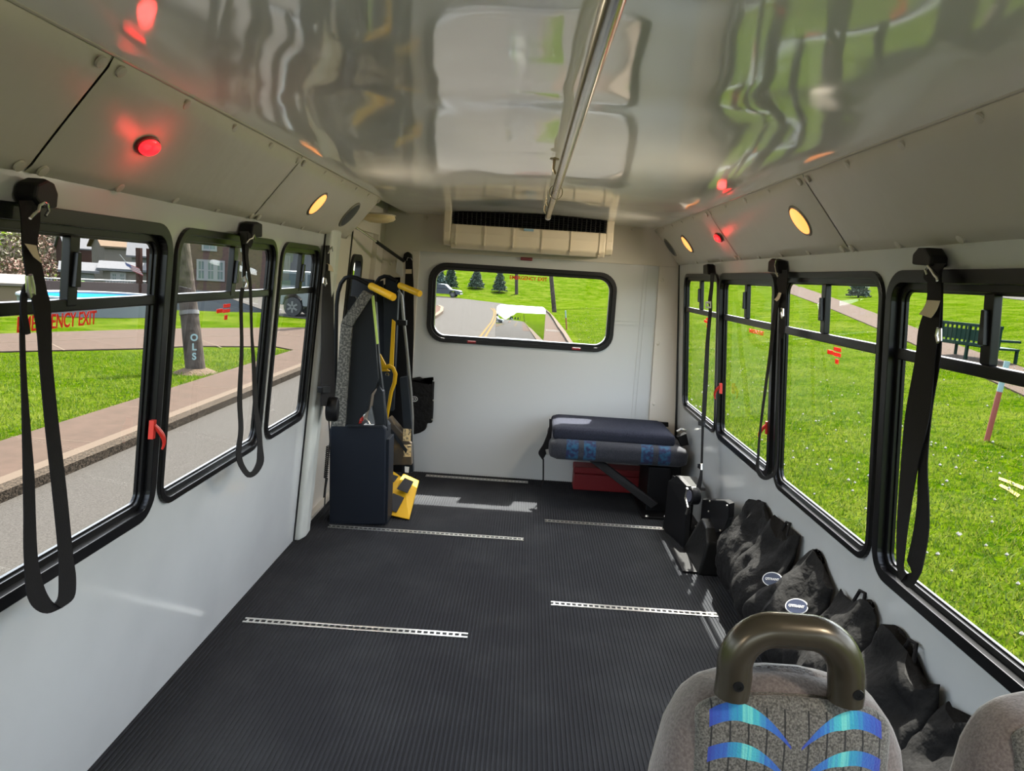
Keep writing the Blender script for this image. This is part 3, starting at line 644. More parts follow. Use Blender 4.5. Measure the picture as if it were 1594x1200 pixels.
# bent metal arm at the rear top left (door gas strut bracket)
T = thing('door_strut', XP(580, 370, -1.0), 'thin black door strut slanting above the wheelchair lift', 'strut')
a_, b_ = YP(549, 350, 4.1), YP(628, 406, 5.12)
MB().tube([a_, a_.lerp(b_, .45)], .006, 10).build('rod', chrome_m, T, True)
MB().tube([a_.lerp(b_, .42), b_], .011, 10).build('cylinder', blk_m, T, True)
capbox([(618, 400), (623, 402), (628, 412), (627, 431), (616, 424)], lambda x, y: YP(x, y, 5.17), (0, -.006, 0), 'bracket', T, alu_m, .001)

# ------------------------------------------------------------------ wheelchair lift
T = thing('wheelchair_lift', (-.9, 4.4, 0), 'folded black wheelchair lift with yellow grips at the left rear door', 'wheelchair lift')
def yp(pts, y, d, name, m, bev=.004): return MB().prism([YP(a, b, y) for a, b in pts], (0, d, 0)).build(name, m, T, bevel=bev)
ya = 4.0
bx = [(513, 668), (516, 661), (596, 662), (600, 668), (600, 700), (598, 817), (512, 818)]
yp(bx, ya, .17, 'housing', navy_m, .008)
yp([(598, 684), (606, 684), (603, 815), (595, 817)], ya+.03, .15, 'housing_edge', navy_m, .003)
yp([(540, 661), (596, 662), (596, 666), (540, 665)], ya-.006, .1, 'housing_lip', dark_m, .002)
yp([(530.5, 502), (565, 452), (579, 460), (548, 508)], ya, .05, 'edge_plate', speck_m, .002)
yp([(530.5, 503), (548, 509), (540, 620), (537, 664), (516, 664), (522, 612)], ya, .05, 'edge_plate', speck_m, .002)
yp([(578, 461), (582, 500), (589, 590), (585, 604), (576, 615), (572, 640), (560, 652), (556, 664), (536, 664), (540, 620), (548, 509)], ya+.02, .05, 'side_panel', dark_m, .003)
yp([(590, 600), (596, 610), (600, 664), (582, 664), (579, 640), (582, 615)], ya+.03, .06, 'lower_arm', dark_m, .004)
yp([(574, 640), (578, 632), (584, 664), (570, 664)], ya+.01, .03, 'lower_arm', mat('dark_grey_metal', (.1, .11, .12), .4), .002)
yp([(581, 470), (585, 470), (590, 560), (600, 640), (604, 670), (598, 670), (590, 610), (585, 560)], ya+.05, .04, 'guide_rail', dark_m, .002)
yp([(578, 461), (582, 460), (589, 535), (586, 536)], ya+.01, .01, 'lime_strip', lime_m, .0008)
MB().tube([YP(a, b, ya+.06) for a, b in ((520, 660), (521.5, 620), (523, 520), (524, 475), (526.5, 455), (531, 441), (537, 433), (545, 430), (556, 433), (566, 438.5), (578, 445))], .0115, 12).build('handrail', blk_m, T, True)
g0, g1 = YP(577, 445, ya+.05), YP(613, 463, ya-.08)
MB().tube([g0, g0.lerp(g1, .02), g0.lerp(g1, .98), g1], [.0185, .0205, .0205, .0185], 16).build('grip', yeld_m, T, True)
# back tower
yp([(584, 446), (620, 438), (627, 450), (633, 560), (640, 735), (602, 735), (590, 640)], 4.93, .05, 'folded_platform', blk_m, .004)
yb_ = 4.74
MB().tube([YP(a, b, yb_) for a, b in ((584, 600), (583.5, 470), (584, 450), (586, 440), (591, 433), (598, 430), (606, 431), (618, 438))], .0125, 12).build('handrail', blk_m, T, True)
g0, g1 = YP(622, 444, yb_-.03), YP(654, 457.5, yb_-.16)
MB().tube([g0, g0.lerp(g1, .02), g0.lerp(g1, .98), g1], [.018, .0205, .0205, .0185], 16).build('grip', yeld_m, T, True)
yp([(600, 431), (607, 432), (617, 436), (621, 443), (620, 455), (617, 520), (612, 640), (596, 640), (597, 480)], yb_+.03, .06, 'back_tower', dark_m, .004)
yp([(583, 440), (596, 436), (603, 600), (600, 700), (588, 700)], yb_+.09, .03, 'back_tower', dark_m, .004)
yp([(545, 430), (582, 436), (583, 455), (556, 470), (540, 500), (540, 450)], yb_-.1, .03, 'cross_plate', blk_m, .004)
yp([(539, 470), (544, 460), (553, 462), (556, 470), (546, 483), (540, 482)], ya+.12, .03, 'latch', blk_m, .004)
yp([(618, 498), (632, 499), (632, 507), (618, 506)], yb_+.0, .05, 'clamp', blk_m, .003)
MB().tube([YP(a, b, yb_+.02) for a, b in ((620, 452), (625, 460), (628, 495), (632, 530), (636, 570), (640, 612), (642, 650), (641, 700), (640, 735))], .0095, 10).build('hydraulic_line', mat('line_grey', (.16, .16, .15), .3), T, True)
yp([(610, 497), (615, 501), (612, 571), (606, 568)], yb_-.05, .02, 'yellow_bar', yel_m, .002)
yp([(591.5, 551), (600, 567), (600, 573), (607, 578), (594, 578)], ya+.35, .02, 'yellow_arm', yel_m, .001)
pl = [(597, 572), (606, 570), (612, 573), (615.5, 582), (614, 596), (609, 610), (604, 640), (600, 665)]
MB().tube([YP(a, b, ya+.35) for a, b in pl], [.012, .014, .013, .013, .012, .011, .009, .007], 8).build('yellow_arm', yel_m, T, True)
MB().lathe([(.012, 0), (.009, .01)], YP(603, 583, ya+.33), (0, -1, 0), 12).build('pivot_bolt', steel_m, T, True)
yp([(622, 588), (634, 586), (641, 660), (643, 735), (625, 738), (628, 665)], yb_-.02, .05, 'link_plate', dark_m, .004)
yp([(600, 655), (606, 650), (640, 690), (641, 724), (606, 724), (600, 700)], yb_-.06, .10, 'base_box', mat('rusty_black', (.05, .04, .03), .5, mix=(14, (.12, .08, .03), .5, .7)), .006)
yp([(604, 668), (607, 665), (634, 700), (632, 706)], yb_-.075, .01, 'brace', dark_m, .001)
for p4 in ([(628, 667), (640, 668), (639, 687), (627, 686)], [(628.5, 692), (640, 693), (639.5, 711), (628, 711)]):
    yp(p4, yb_-.072, .003, 'warning_label', mat('label_cream', (.62, .48, .25), .5, mix=(60, (.15, .12, .08), .5, .6)), 0)
yp([(630, 726), (637, 727), (636, 736), (630, 735)], yb_-.07, .003, 'warning_label', white_m, 0)
# red emergency knob, small parts on top of the housing
c = YP(559, 661, ya+.05); MB().lathe([(.016, 0), (.016, .02), (.024, .024), (.024, .044), (.018, .052)], c, (0, 0, 1), 18).build('red_knob', redp_m, T, True)
yp([(566, 661), (582, 661), (581, 665), (566, 664)], ya-.004, .05, 'white_label', white_m, 0)
MB().tube([YP(a, b, ya-.0) for a, b in ((566, 647), (570, 642), (568, 650), (573, 655), (576, 660))], .003, 6).build('chain', alu_m, T, True)
# yellow platform plate with dark openings
A = ZP(598, 799, .02); B = ZP(637, 808, .01); C = YP(652, 748, A.y+.42); D = YP(604, 726, A.y+.42)
def pf(u, v, w):
    n = (B-A).cross(D-A).normalized(); return A.lerp(B, u).lerp(D.lerp(C, u), v)+n*w
out = [(0, 0), (1, 0), (1, 1), (.50, 1), (.46, .90), (0, .97)]
MB().plate([out], pf, -.006, .0).build('platform_flap', yel_m, T, bevel=.001)
pn = (B-A).cross(D-A).normalized(); pn = pn if pn.dot(CAM-A) > 0 else -pn
for quad in ([(606, 737), (620, 742), (613, 751), (605, 747)], [(630, 744), (644, 750), (634, 768), (618, 761)], [(603, 750), (612, 753), (606, 762), (602, 759)], [(612, 768), (629, 775), (617, 798), (601, 791)]):
    MB().prism([plane(a, b, pn, pn.dot(A)+.0015) for a, b in quad], pn*.003).build('grip_pad', mat('grit_black', (.035, .035, .038), .9, spec=.1), T)
c = ZP(592, 812, .0); MB().lathe([(.022, 0), (.02, .008), (.009, .012), (.008, .02)], c, (0, 0, 1), 12).build('floor_bolt', alu_m, T, True)
# wires at the foot of the lift
mb = MB()
for k in range(6):
    a = Vector((-1.06+.02*k, 4.02+.02*k, .01)); pts = [a+Vector((.05*math.sin(t*3+k), .10*t, .12*t+.04*math.sin(t*5+k*2))) for t in [i/8 for i in range(9)]]
    mb.tube(pts, .004, 6)
tag(mb.build('lift_wiring', blk_m, None, True), 'tangle of black wires on the floor between post and lift housing', 'wires')

# ------------------------------------------------------------------ folded double seat at right rear
def fabric_seat():
    m = bpy.data.materials.new('seat_fabric'); m.use_nodes = True; nt = m.node_tree; b = nt.nodes['Principled BSDF']
    nd = nt.nodes.new; lk = nt.links.new
    tc = nd('ShaderNodeTexCoord'); sx = nd('ShaderNodeSeparateXYZ'); lk(tc.outputs['Object'], sx.inputs[0])
    def math_(op, a, b_=None, c=None):
        n = nd('ShaderNodeMath'); n.operation = op
        for i, v in enumerate((a, b_, c)):
            if v is None: continue
            if isinstance(v, (int, float)): n.inputs[i].default_value = v
            else: lk(v, n.inputs[i])
        return n.outputs[0]
    return m, nt, b, nd, lk, tc, sx, math_
def seat_bench_mat():
    m, nt, b, nd, lk, tc, sx, mt = fabric_seat()
    # motif columns around two centres in x
    u = mt('ABSOLUTE', mt('SUBTRACT', mt('ABSOLUTE', mt('ADD', sx.outputs[0], .0)), .235))      # distance from motif centre
    u2 = mt('ABSOLUTE', mt('SUBTRACT', u, .055))
    inn = mt('LESS_THAN', u2, .038)
    no = nd('ShaderNodeTexNoise'); no.inputs['Scale'].default_value = 38; no.inputs['Detail'].default_value = 2; lk(tc.outputs['Object'], no.inputs[0])
    r = nd('ShaderNodeValToRGB'); e = r.color_ramp; e.elements[0].color = (.008, .01, .05, 1); e.elements[0].position = .42; e.elements[1].color = (.008, .065, .13, 1); e.elements[1].position = .62
    lk(no.outputs[0], r.inputs[0])
    n2 = nd('ShaderNodeTexNoise'); n2.inputs['Scale'].default_value = 260; lk(tc.outputs['Object'], n2.inputs[0])
    r2 = nd('ShaderNodeValToRGB'); r2.color_ramp.elements[0].color = (.009, .010, .016, 1); r2.color_ramp.elements[1].color = (.028, .030, .04, 1); r2.color_ramp.elements[0].position = .35; r2.color_ramp.elements[1].position = .65; lk(n2.outputs[0], r2.inputs[0])
    mx = nd('ShaderNodeMix'); mx.data_type = 'RGBA'; lk(inn, mx.inputs[0]); lk(r2.outputs[0], mx.inputs[6]); lk(r.outputs[0], mx.inputs[7])
    lk(mx.outputs[2], b.inputs['Base Color']); b.inputs['Roughness'].default_value = .9; b.inputs['Sheen Weight'].default_value = .1
    bp = nd('ShaderNodeBump'); bp.inputs['Distance'].default_value = .001; lk(n2.outputs[0], bp.inputs['Height']); lk(bp.outputs[0], b.inputs['Normal'])
    return m
bench_m = seat_bench_mat()
plain_m = mat('grey_blue_velour', (.012, .013, .021), .95, spec=.1, mix=(240, (.032, .035, .050), .35, .65), bump=(260, .5, .001), sheen=.0)
def cushion(x0, x1, y0, y1, z0, z1, rad, name, m, parent, fnd=None):
    """rounded cushion: superellipse grid"""
    nu, nv = 36, 20; mb = MB(); vs = []; fs = []
    cx, cy, cz_ = (x0+x1)/2, (y0+y1)/2, (z0+z1)/2; ax, ay, az = (x1-x0)/2, (y1-y0)/2, (z1-z0)/2
    bm = bmesh.new(); bmesh.ops.create_cube(bm, size=2); bmesh.ops.subdivide_edges(bm, edges=bm.edges, cuts=15, use_grid_fill=True)
    for v in bm.verts:
        p = Vector((v.co.x*ax, v.co.y*ay, v.co.z*az))
        q = Vector([max(-l+rad, min(l-rad, c)) if l > rad else 0 for c, l in zip(p, (ax, ay, az))])
        d = p-q
        if d.length > 1e-9: 
            mxc = max(abs(d.x), abs(d.y), abs(d.z)); p = q + d.normalized()*min(rad, mxc if mxc < rad else rad) if mxc > 0 else p
        p += Vector((0, 0, az*.10*(1-(v.co.x)**4)*(1-(v.co.y)**4)*(1 if v.co.z > 0 else -.3)))
        if fnd: p = fnd(p, v.co)
        v.co = p+Vector((cx, cy, cz_))
    vs = [v.co.copy() for v in bm.verts]; fs = [tuple(x.index for x in f.verts) for f in bm.faces]; bm.free()
    mb.add(vs, fs); return mb.build(name, m, parent, True)
T = thing('fold_down_seat', (.63, 4.85, .3), 'folded double seat with blue patterned cushions against the rear wall', 'seat')
cushion(.195, 1.075, 4.54, 5.10, .315, .440, .045, 'seat_cushion', bench_m, T)
cushion(.215, .995, 4.60, 5.09, .425, .515, .035, 'backrest', plain_m, T)
capbox([(865, 645), (1040, 657), (1040, 664), (865, 652)], lambda x, y: YP(x, y, 5.12), (0, -.015, 0), 'back_panel', T, blk_m, .002)
mb = MB().prism([(.43, 4.62, .325), (.52, 4.62, .325), (.90, 4.50, .09), (.86, 4.50, .055)], (0, .05, 0)); mb.build('diagonal_brace', blk_m, T, bevel=.003)
mb = MB().prism([(.60, 4.98, .32), (.66, 4.98, .32), (.93, 4.98, .21), (.91, 4.98, .18)], (0, .04, 0)); mb.build('diagonal_brace', blk_m, T, bevel=.003)
MB().box((.84, 4.60, .0), (.98, 4.95, .30)).build('pedestal', blk_m, T, bevel=.01)
MB().box((.98, 4.66, .05), (1.06, 5.0, .32)).build('pedestal', blk_m, T, bevel=.006)
MB().box((.80, 4.46, .0), (1.04, 4.98, .014)).build('foot_plate', blk_m, T, bevel=.003)
for a, b in ((.83, 4.47), (.95, 4.49), (1.01, 4.47)): MB().lathe([(.012, 0), (.008, .008)], (a, b, .014), (0, 0, 1), 10).build('bolt', alu_m, T, True)
MB().tube([YP(a, b, 4.74) for a, b in ((1054, 672), (1060, 668), (1068, 671))], .009, 8).build('recline_lever', alu_m, T, True)
MB().prism([YP(a, b, 4.70) for a, b in ((1052, 678), (1066, 672), (1070, 690), (1058, 692))], (0, -.05, 0)).build('hinge', blk_m, T, bevel=.003)
strapmesh([((855, 652), (859, 652)), ((854, 668), (859, 670)), ((846, 690), (856, 694)), ((838, 704), (846, 714)), ((842, 712), (845, 716))], lambda x, y: YP(x, y, 4.68), 'belt_webbing', T, nrm=(0, -1, 0))
strapmesh([h(714, 844.5, 847), h(735, 844.5, 847), h(750, 844, 846.5), ((840, 757), (844, 759))], lambda x, y: YP(x, y, 4.70), 'belt_webbing', T, nrm=(0, -1, 0))
MB().prism([YP(a, b, 4.69) for a, b in ((849, 699), (855, 698), (856, 706), (851, 707))], (0, -.02, 0)).build('buckle', alu_m, T, bevel=.002)
# red box
T = thing('red_case', (.65, 5.08, 0), 'red oblong case on the floor under the folded seat', 'case')
MB().box((.40, 5.0, .001), (.885, 5.15, .115)).build('body', redb_m, T, bevel=.006)
MB().box((.397, 4.997, .117), (.888, 5.153, .165)).build('lid', redb_m, T, bevel=.008)
# ------------------------------------------------------------------ retractor and black cover at right wall
T = thing('belt_retractor', (1.0, 4.05, 0), 'black floor mounted belt retractor bracket with riveted plates by the right wall', 'seat belt retractor')
pts = [XP(a, b, .95) for a, b in ((1066, 765), (1070, 745), (1090, 748), (1092, 782), (1088, 830), (1070, 825))]
MB().prism([(.90, 4.28, .0), (.90, 4.28, .30), (.93, 4.20, .36), (.96, 4.06, .34), (.96, 4.0, .2), (.96, 3.995, .0)], (.03, 0, 0)).build('bracket', blk_m, T, bevel=.004)
MB().box((.96, 4.12, .30), (1.085, 4.36, .318)).build('top_plate', mat('satin_black_plate', (.05, .05, .05), .3), T, bevel=.003)
pl = [RW(a, b, .10) for a, b in ((1093, 777), (1128, 779), (1135, 784), (1134, 806), (1126, 826), (1098, 832), (1090, 812))]
MB().prism([Vector((0, 0, 0))+q for q in pl], (.035, .03, 0)).build('riveted_plate', blk_m, T, bevel=.004)
for a, b in ((1105, 780), (1103, 796), (1132, 787), (1106, 821), (1121, 826), (1100, 825), (1083, 819)):
    q = RW(a, b, .102); MB().lathe([(.0055, 0), (.004, .004)], q, (-1, -.3, 0), 10).build('rivet', alu_m, T, True)
c = XP(1080, 772, .93); MB().lathe([(.042, -.022), (.045, -.018), (.045, .018), (.042, .022)], c, (1, .2, 0), 24).build('reel', blk_m, T, True)
MB().lathe([(.03, -.028), (.03, .028)], c, (1, .2, 0), 20).build('webbing_roll', mat('purple_grey_web', (.07, .07, .10), .6), T, True)
MB().prism([(.90, 4.30, .0), (1.07, 4.30, .0), (1.07, 4.30, .28), (.93, 4.30, .33)], (0, .012, 0)).build('back_plate', blk_m, T, bevel=.003)
MB().tube([XP(a, b, .92) for a, b in ((1070, 760), (1067, 775), (1071, 790), (1068, 800))], .006, 8).build('release_cable', alu_m, T, True)
T = thing('track_cover', (1.0, 3.7, 0), 'black moulded wedge shaped cover on the floor before the bags', 'cover')
prof = [(3.60, .0), (3.60, .175), (3.66, .235), (3.76, .255), (3.84, .20), (3.98, .0)]
mb = MB(); n = len(prof)
va = [(.955 if z < .1 else .985, y, z) for y, z in prof]; vb = [(1.085, y, z) for y, z in prof]
mb.add(va+vb, [tuple(range(n)), tuple(reversed(range(n, 2*n)))]+[(i, (i+1) % n, n+(i+1) % n, n+i) for i in range(n)])
mb.build('shell', mat('black_leather', (.010, .010, .010), .4, spec=.2, bump=(60, .3, .003)), T, bevel=.012, seg=3)
MB().box((.88, 3.62, .0), (.955, 3.95, .012)).build('foot_plate', blk_m, T, bevel=.003)

# ------------------------------------------------------------------ storage bags along the right wall
def bag(yc, wid, top, dep, lean, seed, label, lab_px=None, open_top=False, tilt=0, zb=.06, txt=True):
    T = thing('storage_bag', (1.0, yc, zb), label, 'bag', 'black cloth storage bags along the right wall')
    nu, nv = 44, 30; vs = []
    for j in range(nv+1):
        v = j/nv
        hw = wid/2*(1.0-.36*max(0, v-.35)**1.1/.65)
        if v < .10: hw *= .72+.28*math.sin(PI/2*v/.10)
        dp = dep*(.50+.62*math.sin(PI*min(1, v*1.05+.10)))*(1-.80*v**3)
        zc = zb+(top-zb)*v
        wallx = 1.15-.08*zc-.012
        for i in range(nu):
            a = 2*PI*i/nu; c, s_ = math.cos(a), math.sin(a)
            ex = .75
            yy = yc+tilt*v+hw*math.copysign(abs(c)**ex, c)
            xx = wallx-dp/2-dp/2*math.copysign(abs(s_)**ex, s_)*1.0 - lean*(1-v)*.02
            p = Vector((xx, yy, zc))
            k = noise.noise(Vector((yy*9+seed, zc*7, seed*3.1)))*.040+noise.noise(Vector((yy*22, zc*14+seed, xx*20)))*.020
            k += .016*abs(math.sin((yy*1.3+zc*.9+seed)*16))*v
            out = Vector((-max(0, s_), .45*c, .18*noise.noise(Vector((yy*6, 1, seed)))))
            p += out*k
            p.z += .035*math.sin(c*3+seed)*v*v+.02*noise.noise(Vector((yy*12, seed, 0)))*v
            if p.z < zb: p.z = zb
            vs.append(p)
    fs = [(j*nu+i, j*nu+(i+1) % nu, (j+1)*nu+(i+1) % nu, (j+1)*nu+i) for j in range(nv) for i in range(nu)]
    fs += [tuple(reversed(range(nu))), tuple(nv*nu+i for i in range(nu))]
    vs = [Vector((min(p.x, 1.15-.08*p.z-.006), p.y, p.z)) for p in vs]
    mb = MB().add(vs, fs); mb.build('body', bagm, T, True)
    # drawstring end: hanging hem fold
    tops = [Vector(vs[nv*nu+i]) for i in range(0, nu, 2)]
    # hanging loop
    tc = sum(tops, Vector())/len(tops)
    MB().tube([tc+Vector((0, .03, -.01)), tc+Vector((.01, .02, .03)), tc+Vector((.012, -.01, .035)), tc+Vector((0, -.03, -.01))], .006, 6).build('hanging_loop', web_m, T, True)
    if lab_px:
        bv = BVHTree.FromPolygons([tuple(v) for v in vs], fs)
        hitp, nrm, ix, ds = bv.ray_cast(CAM, ray(*lab_px).normalized())
        if hitp:
            n = (nrm if nrm.dot(CAM-hitp) > 0 else -nrm); n = (n*.6+(CAM-hitp).normalized()*.4).normalized()
            up = Vector((0, .35, 1)); up = (up-n*up.dot(n)).normalized(); c = hitp+n*.012
            MB().lathe([(.036, 0), (.036, .002)], c, n, 32, sx=.78, sy=1.18, ref=up).build('label_patch', white_m, T)
            MB().lathe([(.0325, .002), (.0325, .0032)], c, n, 32, sx=.76, sy=1.18, ref=up).build('label_field', blue_m, T)
            if txt: text_mesh('label_lettering', "Q'STRAINT", .012, c+n*.0038, up.cross(n), up, white_m, T, width=.058, bold=.0004)
    return T
bag(3.33, .46, .505, .125, 1, 1.3, 'rearmost black cloth storage bag, next to the wedge cover', (1181, 862), tilt=-.16)
bag(2.98, .42, .50, .145, 1, 4.1, 'second black bag from the rear, blue oval label low on it', (1205, 903), tilt=-.12)
bag(2.62, .44, .50, .17, 1, 7.7, 'sunlit black storage bag third from the rear of the row', (1243, 946), tilt=-.08)
bag(2.26, .40, .51, .15, 1, 9.2, 'black storage bag in the row, seen just right of the seat handle', None, tilt=-.05)
bag(1.92, .42, .515, .16, 1, 12.6, 'black storage bag with folded flap between handle and nearest window', None, tilt=-.04)
bag(1.60, .40, .50, .15, 1, 15.2, 'foremost black storage bag, half hidden by the right seat', None, tilt=-.04)

# ------------------------------------------------------------------ foreground seats
def chevron_mat():
    m, nt, b, nd, lk, tc, sx, mt = fabric_seat(); m.name = 'chevron_fabric'
    X, Zc = sx.outputs[0], sx.outputs[2]
    W0 = .092
    s = mt('DIVIDE', mt('SUBTRACT', mt('ABSOLUTE', X), .006), W0)
    ins = mt('MULTIPLY', mt('GREATER_THAN', s, 0.), mt('LESS_THAN', s, 1.))
    q = mt('SUBTRACT', s, .66); curve = mt('MULTIPLY', mt('MULTIPLY', q, q), -.092)
    per = .040
    zz = mt('SUBTRACT', mt('SUBTRACT', Zc, curve), -.010)       # top of band 1 at object z -.026
    fr = mt('MODULO', mt('ADD', mt('MULTIPLY', zz, -1.), per*40), per)      # distance below a band top
    th = mt('MULTIPLY', mt('MINIMUM', mt('ADD', mt('MULTIPLY', s, 1.6), .18), 1.), .0175)
    band = mt('MULTIPLY', mt('LESS_THAN', fr, th), mt('LESS_THAN', zz, .0))
    band = mt('MULTIPLY', band, ins)
    r = nd('ShaderNodeValToRGB'); cr = r.color_ramp; cr.elements[0].position = 0; cr.elements[0].color = (.02, .04, .32, 1); cr.elements[1].position = 1; cr.elements[1].color = (.02, .04, .30, 1)
    for pz, c in ((.3, (.02, .13, .42, 1)), (.47, (.05, .40, .46, 1)), (.53, (.14, .52, .50, 1)), (.62, (.02, .28, .42, 1)), (.8, (.02, .10, .40, 1))):
        e = cr.elements.new(pz); e.color = c
    wob = nd('ShaderNodeTexNoise'); wob.inputs['Scale'].default_value = 1; mp = nd('ShaderNodeMapping'); mp.inputs['Scale'].default_value = (260, 1, 6); lk(tc.outputs['Object'], mp.inputs[0]); lk(mp.outputs[0], wob.inputs[0])
    lk(mt('ADD', s, mt('MULTIPLY', mt('SUBTRACT', wob.outputs[0], .5), .35)), r.inputs[0])
    # thin black vertical lines
    ln = mt('LESS_THAN', mt('ABSOLUTE', mt('SUBTRACT', mt('MODULO', mt('ADD', mt('ABSOLUTE', X), .0), .0205), .0135)), .0010)
    ln = mt('MULTIPLY', ln, mt('LESS_THAN', mt('ABSOLUTE', X), .113))
    ln = mt('MULTIPLY', ln, mt('LESS_THAN', Zc, -.012))
    n2 = nd('ShaderNodeTexNoise'); n2.inputs['Scale'].default_value = 420; n2.inputs['Detail'].default_value = 4; lk(tc.outputs['Object'], n2.inputs[0])
    r2 = nd('ShaderNodeValToRGB'); r2.color_ramp.elements[0].color = (.042, .039, .037, 1); r2.color_ramp.elements[1].color = (.155, .146, .136, 1); r2.color_ramp.elements[0].position = .38; r2.color_ramp.elements[1].position = .66; lk(n2.outputs[0], r2.inputs[0])
    m1 = nd('ShaderNodeMix'); m1.data_type = 'RGBA'; lk(ln, m1.inputs[0]); lk(r2.outputs[0], m1.inputs[6]); m1.inputs[7].default_value = (.008, .008, .01, 1)
    m2 = nd('ShaderNodeMix'); m2.data_type = 'RGBA'; lk(band, m2.inputs[0]); lk(m1.outputs[2], m2.inputs[6]); lk(r.outputs[0], m2.inputs[7])
    lk(m2.outputs[2], b.inputs['Base Color']); b.inputs['Roughness'].default_value = .9; b.inputs['Sheen Weight'].default_value = .3
    bp = nd('ShaderNodeBump'); bp.inputs['Distance'].default_value = .0015; bp.inputs['Strength'].default_value = .7; lk(n2.outputs[0], bp.inputs['Height']); lk(bp.outputs[0], b.inputs['Normal'])
    return m
chev = chevron_mat()
velour = mat('mauve_velour', (.082, .064, .062), .92, mix=(300, (.145, .118, .116), .35, .65), bump=(300, .6, .001), sheen=.5)
def seat(cx, topz, y, label, handle, hw=.185):
    T = thing('passenger_seat', (cx, y, 0), label, 'seat')
    # back: profile width as function of height below top (pixel traced half widths)
    def outline(t, w):            # t 0 top .. 1 bottom
        return w
    nv, nu = 26, 26
    HT = [(0, .058), (.006, .088), (.014, .106), (.036, .124), (.065, .138), (.13, .151), (.25, .162), (.6, .170)]
    def half(zd, k):  # half width at depth zd below the top
        for (a, wa_), (b, wb_) in zip(HT, HT[1:]):
            if zd <= b: t = (zd-a)/(b-a); return wa_+(wb_-wa_)*t
        return HT[-1][1]
    tilt = .10
    def back(x0off, dy0, dy1, name, m, shrink, ztop, deep=.58):
        vs = []; rows = 30
        zs = [0]+[.001*1.32**i for i in range(1, 18)]; zs = [z for z in zs if z < deep]+[deep]
        zs = [deep*(i/rows)**1.8 for i in range(rows+1)]
        mb = MB(); cols = 30
        for zd in zs:
            hwd = max(.004, half(zd, 0)-shrink) if name != 'panel' else .112-.018*max(0, 1-zd/.018)**2
            ed = min(1, (zd+.0)/.035)**.5
            for i in range(cols):
                a = 2*PI*i/cols; c, s_ = math.cos(a), math.sin(a)
                xx = hwd*math.copysign(abs(c)**.55, c)
                th = (dy1-dy0)/2*(.15+.85*ed)
                yy = (dy0+dy1)/2+th*math.copysign(abs(s_)**.6, s_)
                crown = .012*(1-(xx/max(hwd, .01))**2)*math.exp(-zd/.03)
                vs.append(Vector((cx+xx, y+yy-tilt*zd, ztop-zd+crown)))
        n = len(zs)
        mb.add(vs, [(j*cols+i, j*cols+(i+1) % cols, (j+1)*cols+(i+1) % cols, (j+1)*cols+i) for j in range(n-1) for i in range(cols)]+[tuple(reversed(range(cols))), tuple((n-1)*cols+i for i in range(cols))])
        return mb
    back(0, -.015, .085, 'backrest', velour, 0, topz).build('backrest', velour, T, True)
    # patterned inset panel: own origin at its top centre so that the pattern follows it
    E_ = bpy.data.objects.new('tmp', None); 
    mb = back(0, -.0215, .02, 'panel', chev, 0, topz-.012)
    org = Vector((cx, y, topz)); me = bpy.data.meshes.new('fabric_panel'); me.from_pydata([tuple(Vector(v)-org) for v in mb.v], [], mb.f); me.materials.append(chev)
    me.polygons.foreach_set('use_smooth', [True]*len(me.polygons))
    o = bpy.data.objects.new('fabric_panel', me); COL.objects.link(o); o.parent = T; o.location = (0, 0, topz); bpy.data.objects.remove(E_)
    cushion(cx-hw, cx+hw, y-.50, y-.06, .36, .47, .045, 'seat_cushion', velour, T)
    MB().box((cx-hw+.02, y-.46, .33), (cx+hw-.02, y-.02, .36)).build('seat_pan', blk_m, T, bevel=.006)
    for s_ in (-1, 1):
        MB().tube([(cx+s_*.12, y-.40, .01), (cx+s_*.12, y-.25, .34)], .016, 10).build('leg', blk_m, T, True)
        MB().tube([(cx+s_*.12, y-.08, .01), (cx+s_*.12, y-.18, .34)], .016, 10).build('leg', blk_m, T, True)
    if handle:
        pts = [(a, b) for a, b in handle]
        P = [YP(a, b, y-.006) for a, b in pts]
        r = .0200
        MB().tube(P, r, 22).build('grab_handle', bronze_m, T, True)
        for px, py in ((1144, 1054), (1327, 1067)):
            q = YP(px, py, y-.006); d = Vector((-q.x*.25, -1, 0)).normalized(); q = q+d*(r*.98)
            MB().lathe([(.0062, 0), (.0060, .0015), (.003, .0016), (.0028, .0006)], q, d, 14).build('screw', blk_m, T, True)
    return T
def arc(cx, cy, r, a0, a1, n=8): return [(cx+r*math.cos(math.radians(a0+(a1-a0)*i/n)), cy+r*math.sin(math.radians(a0+(a1-a0)*i/n))) for i in range(n+1)]
ys = .80
hp = [(1138, 1081), (1139, 1075), (1143, 1050)]+arc(1204, 1041, 61, 184, 276, 10)+arc(1255, 1046, 62, 278, 366, 10)+[(1317, 1078), (1315, 1090)]
t_ = YP(1222, 1058, ys+.03)
seat(t_.x, t_.z, ys, 'patterned passenger seat with a bronze grab handle in the foreground', hp, hw=.175)
t2 = YP(1696, 1092, ys+.02)
seat(t2.x, t2.z, ys-.02, 'second passenger seat cut off by the bottom right corner', None, hw=.175)

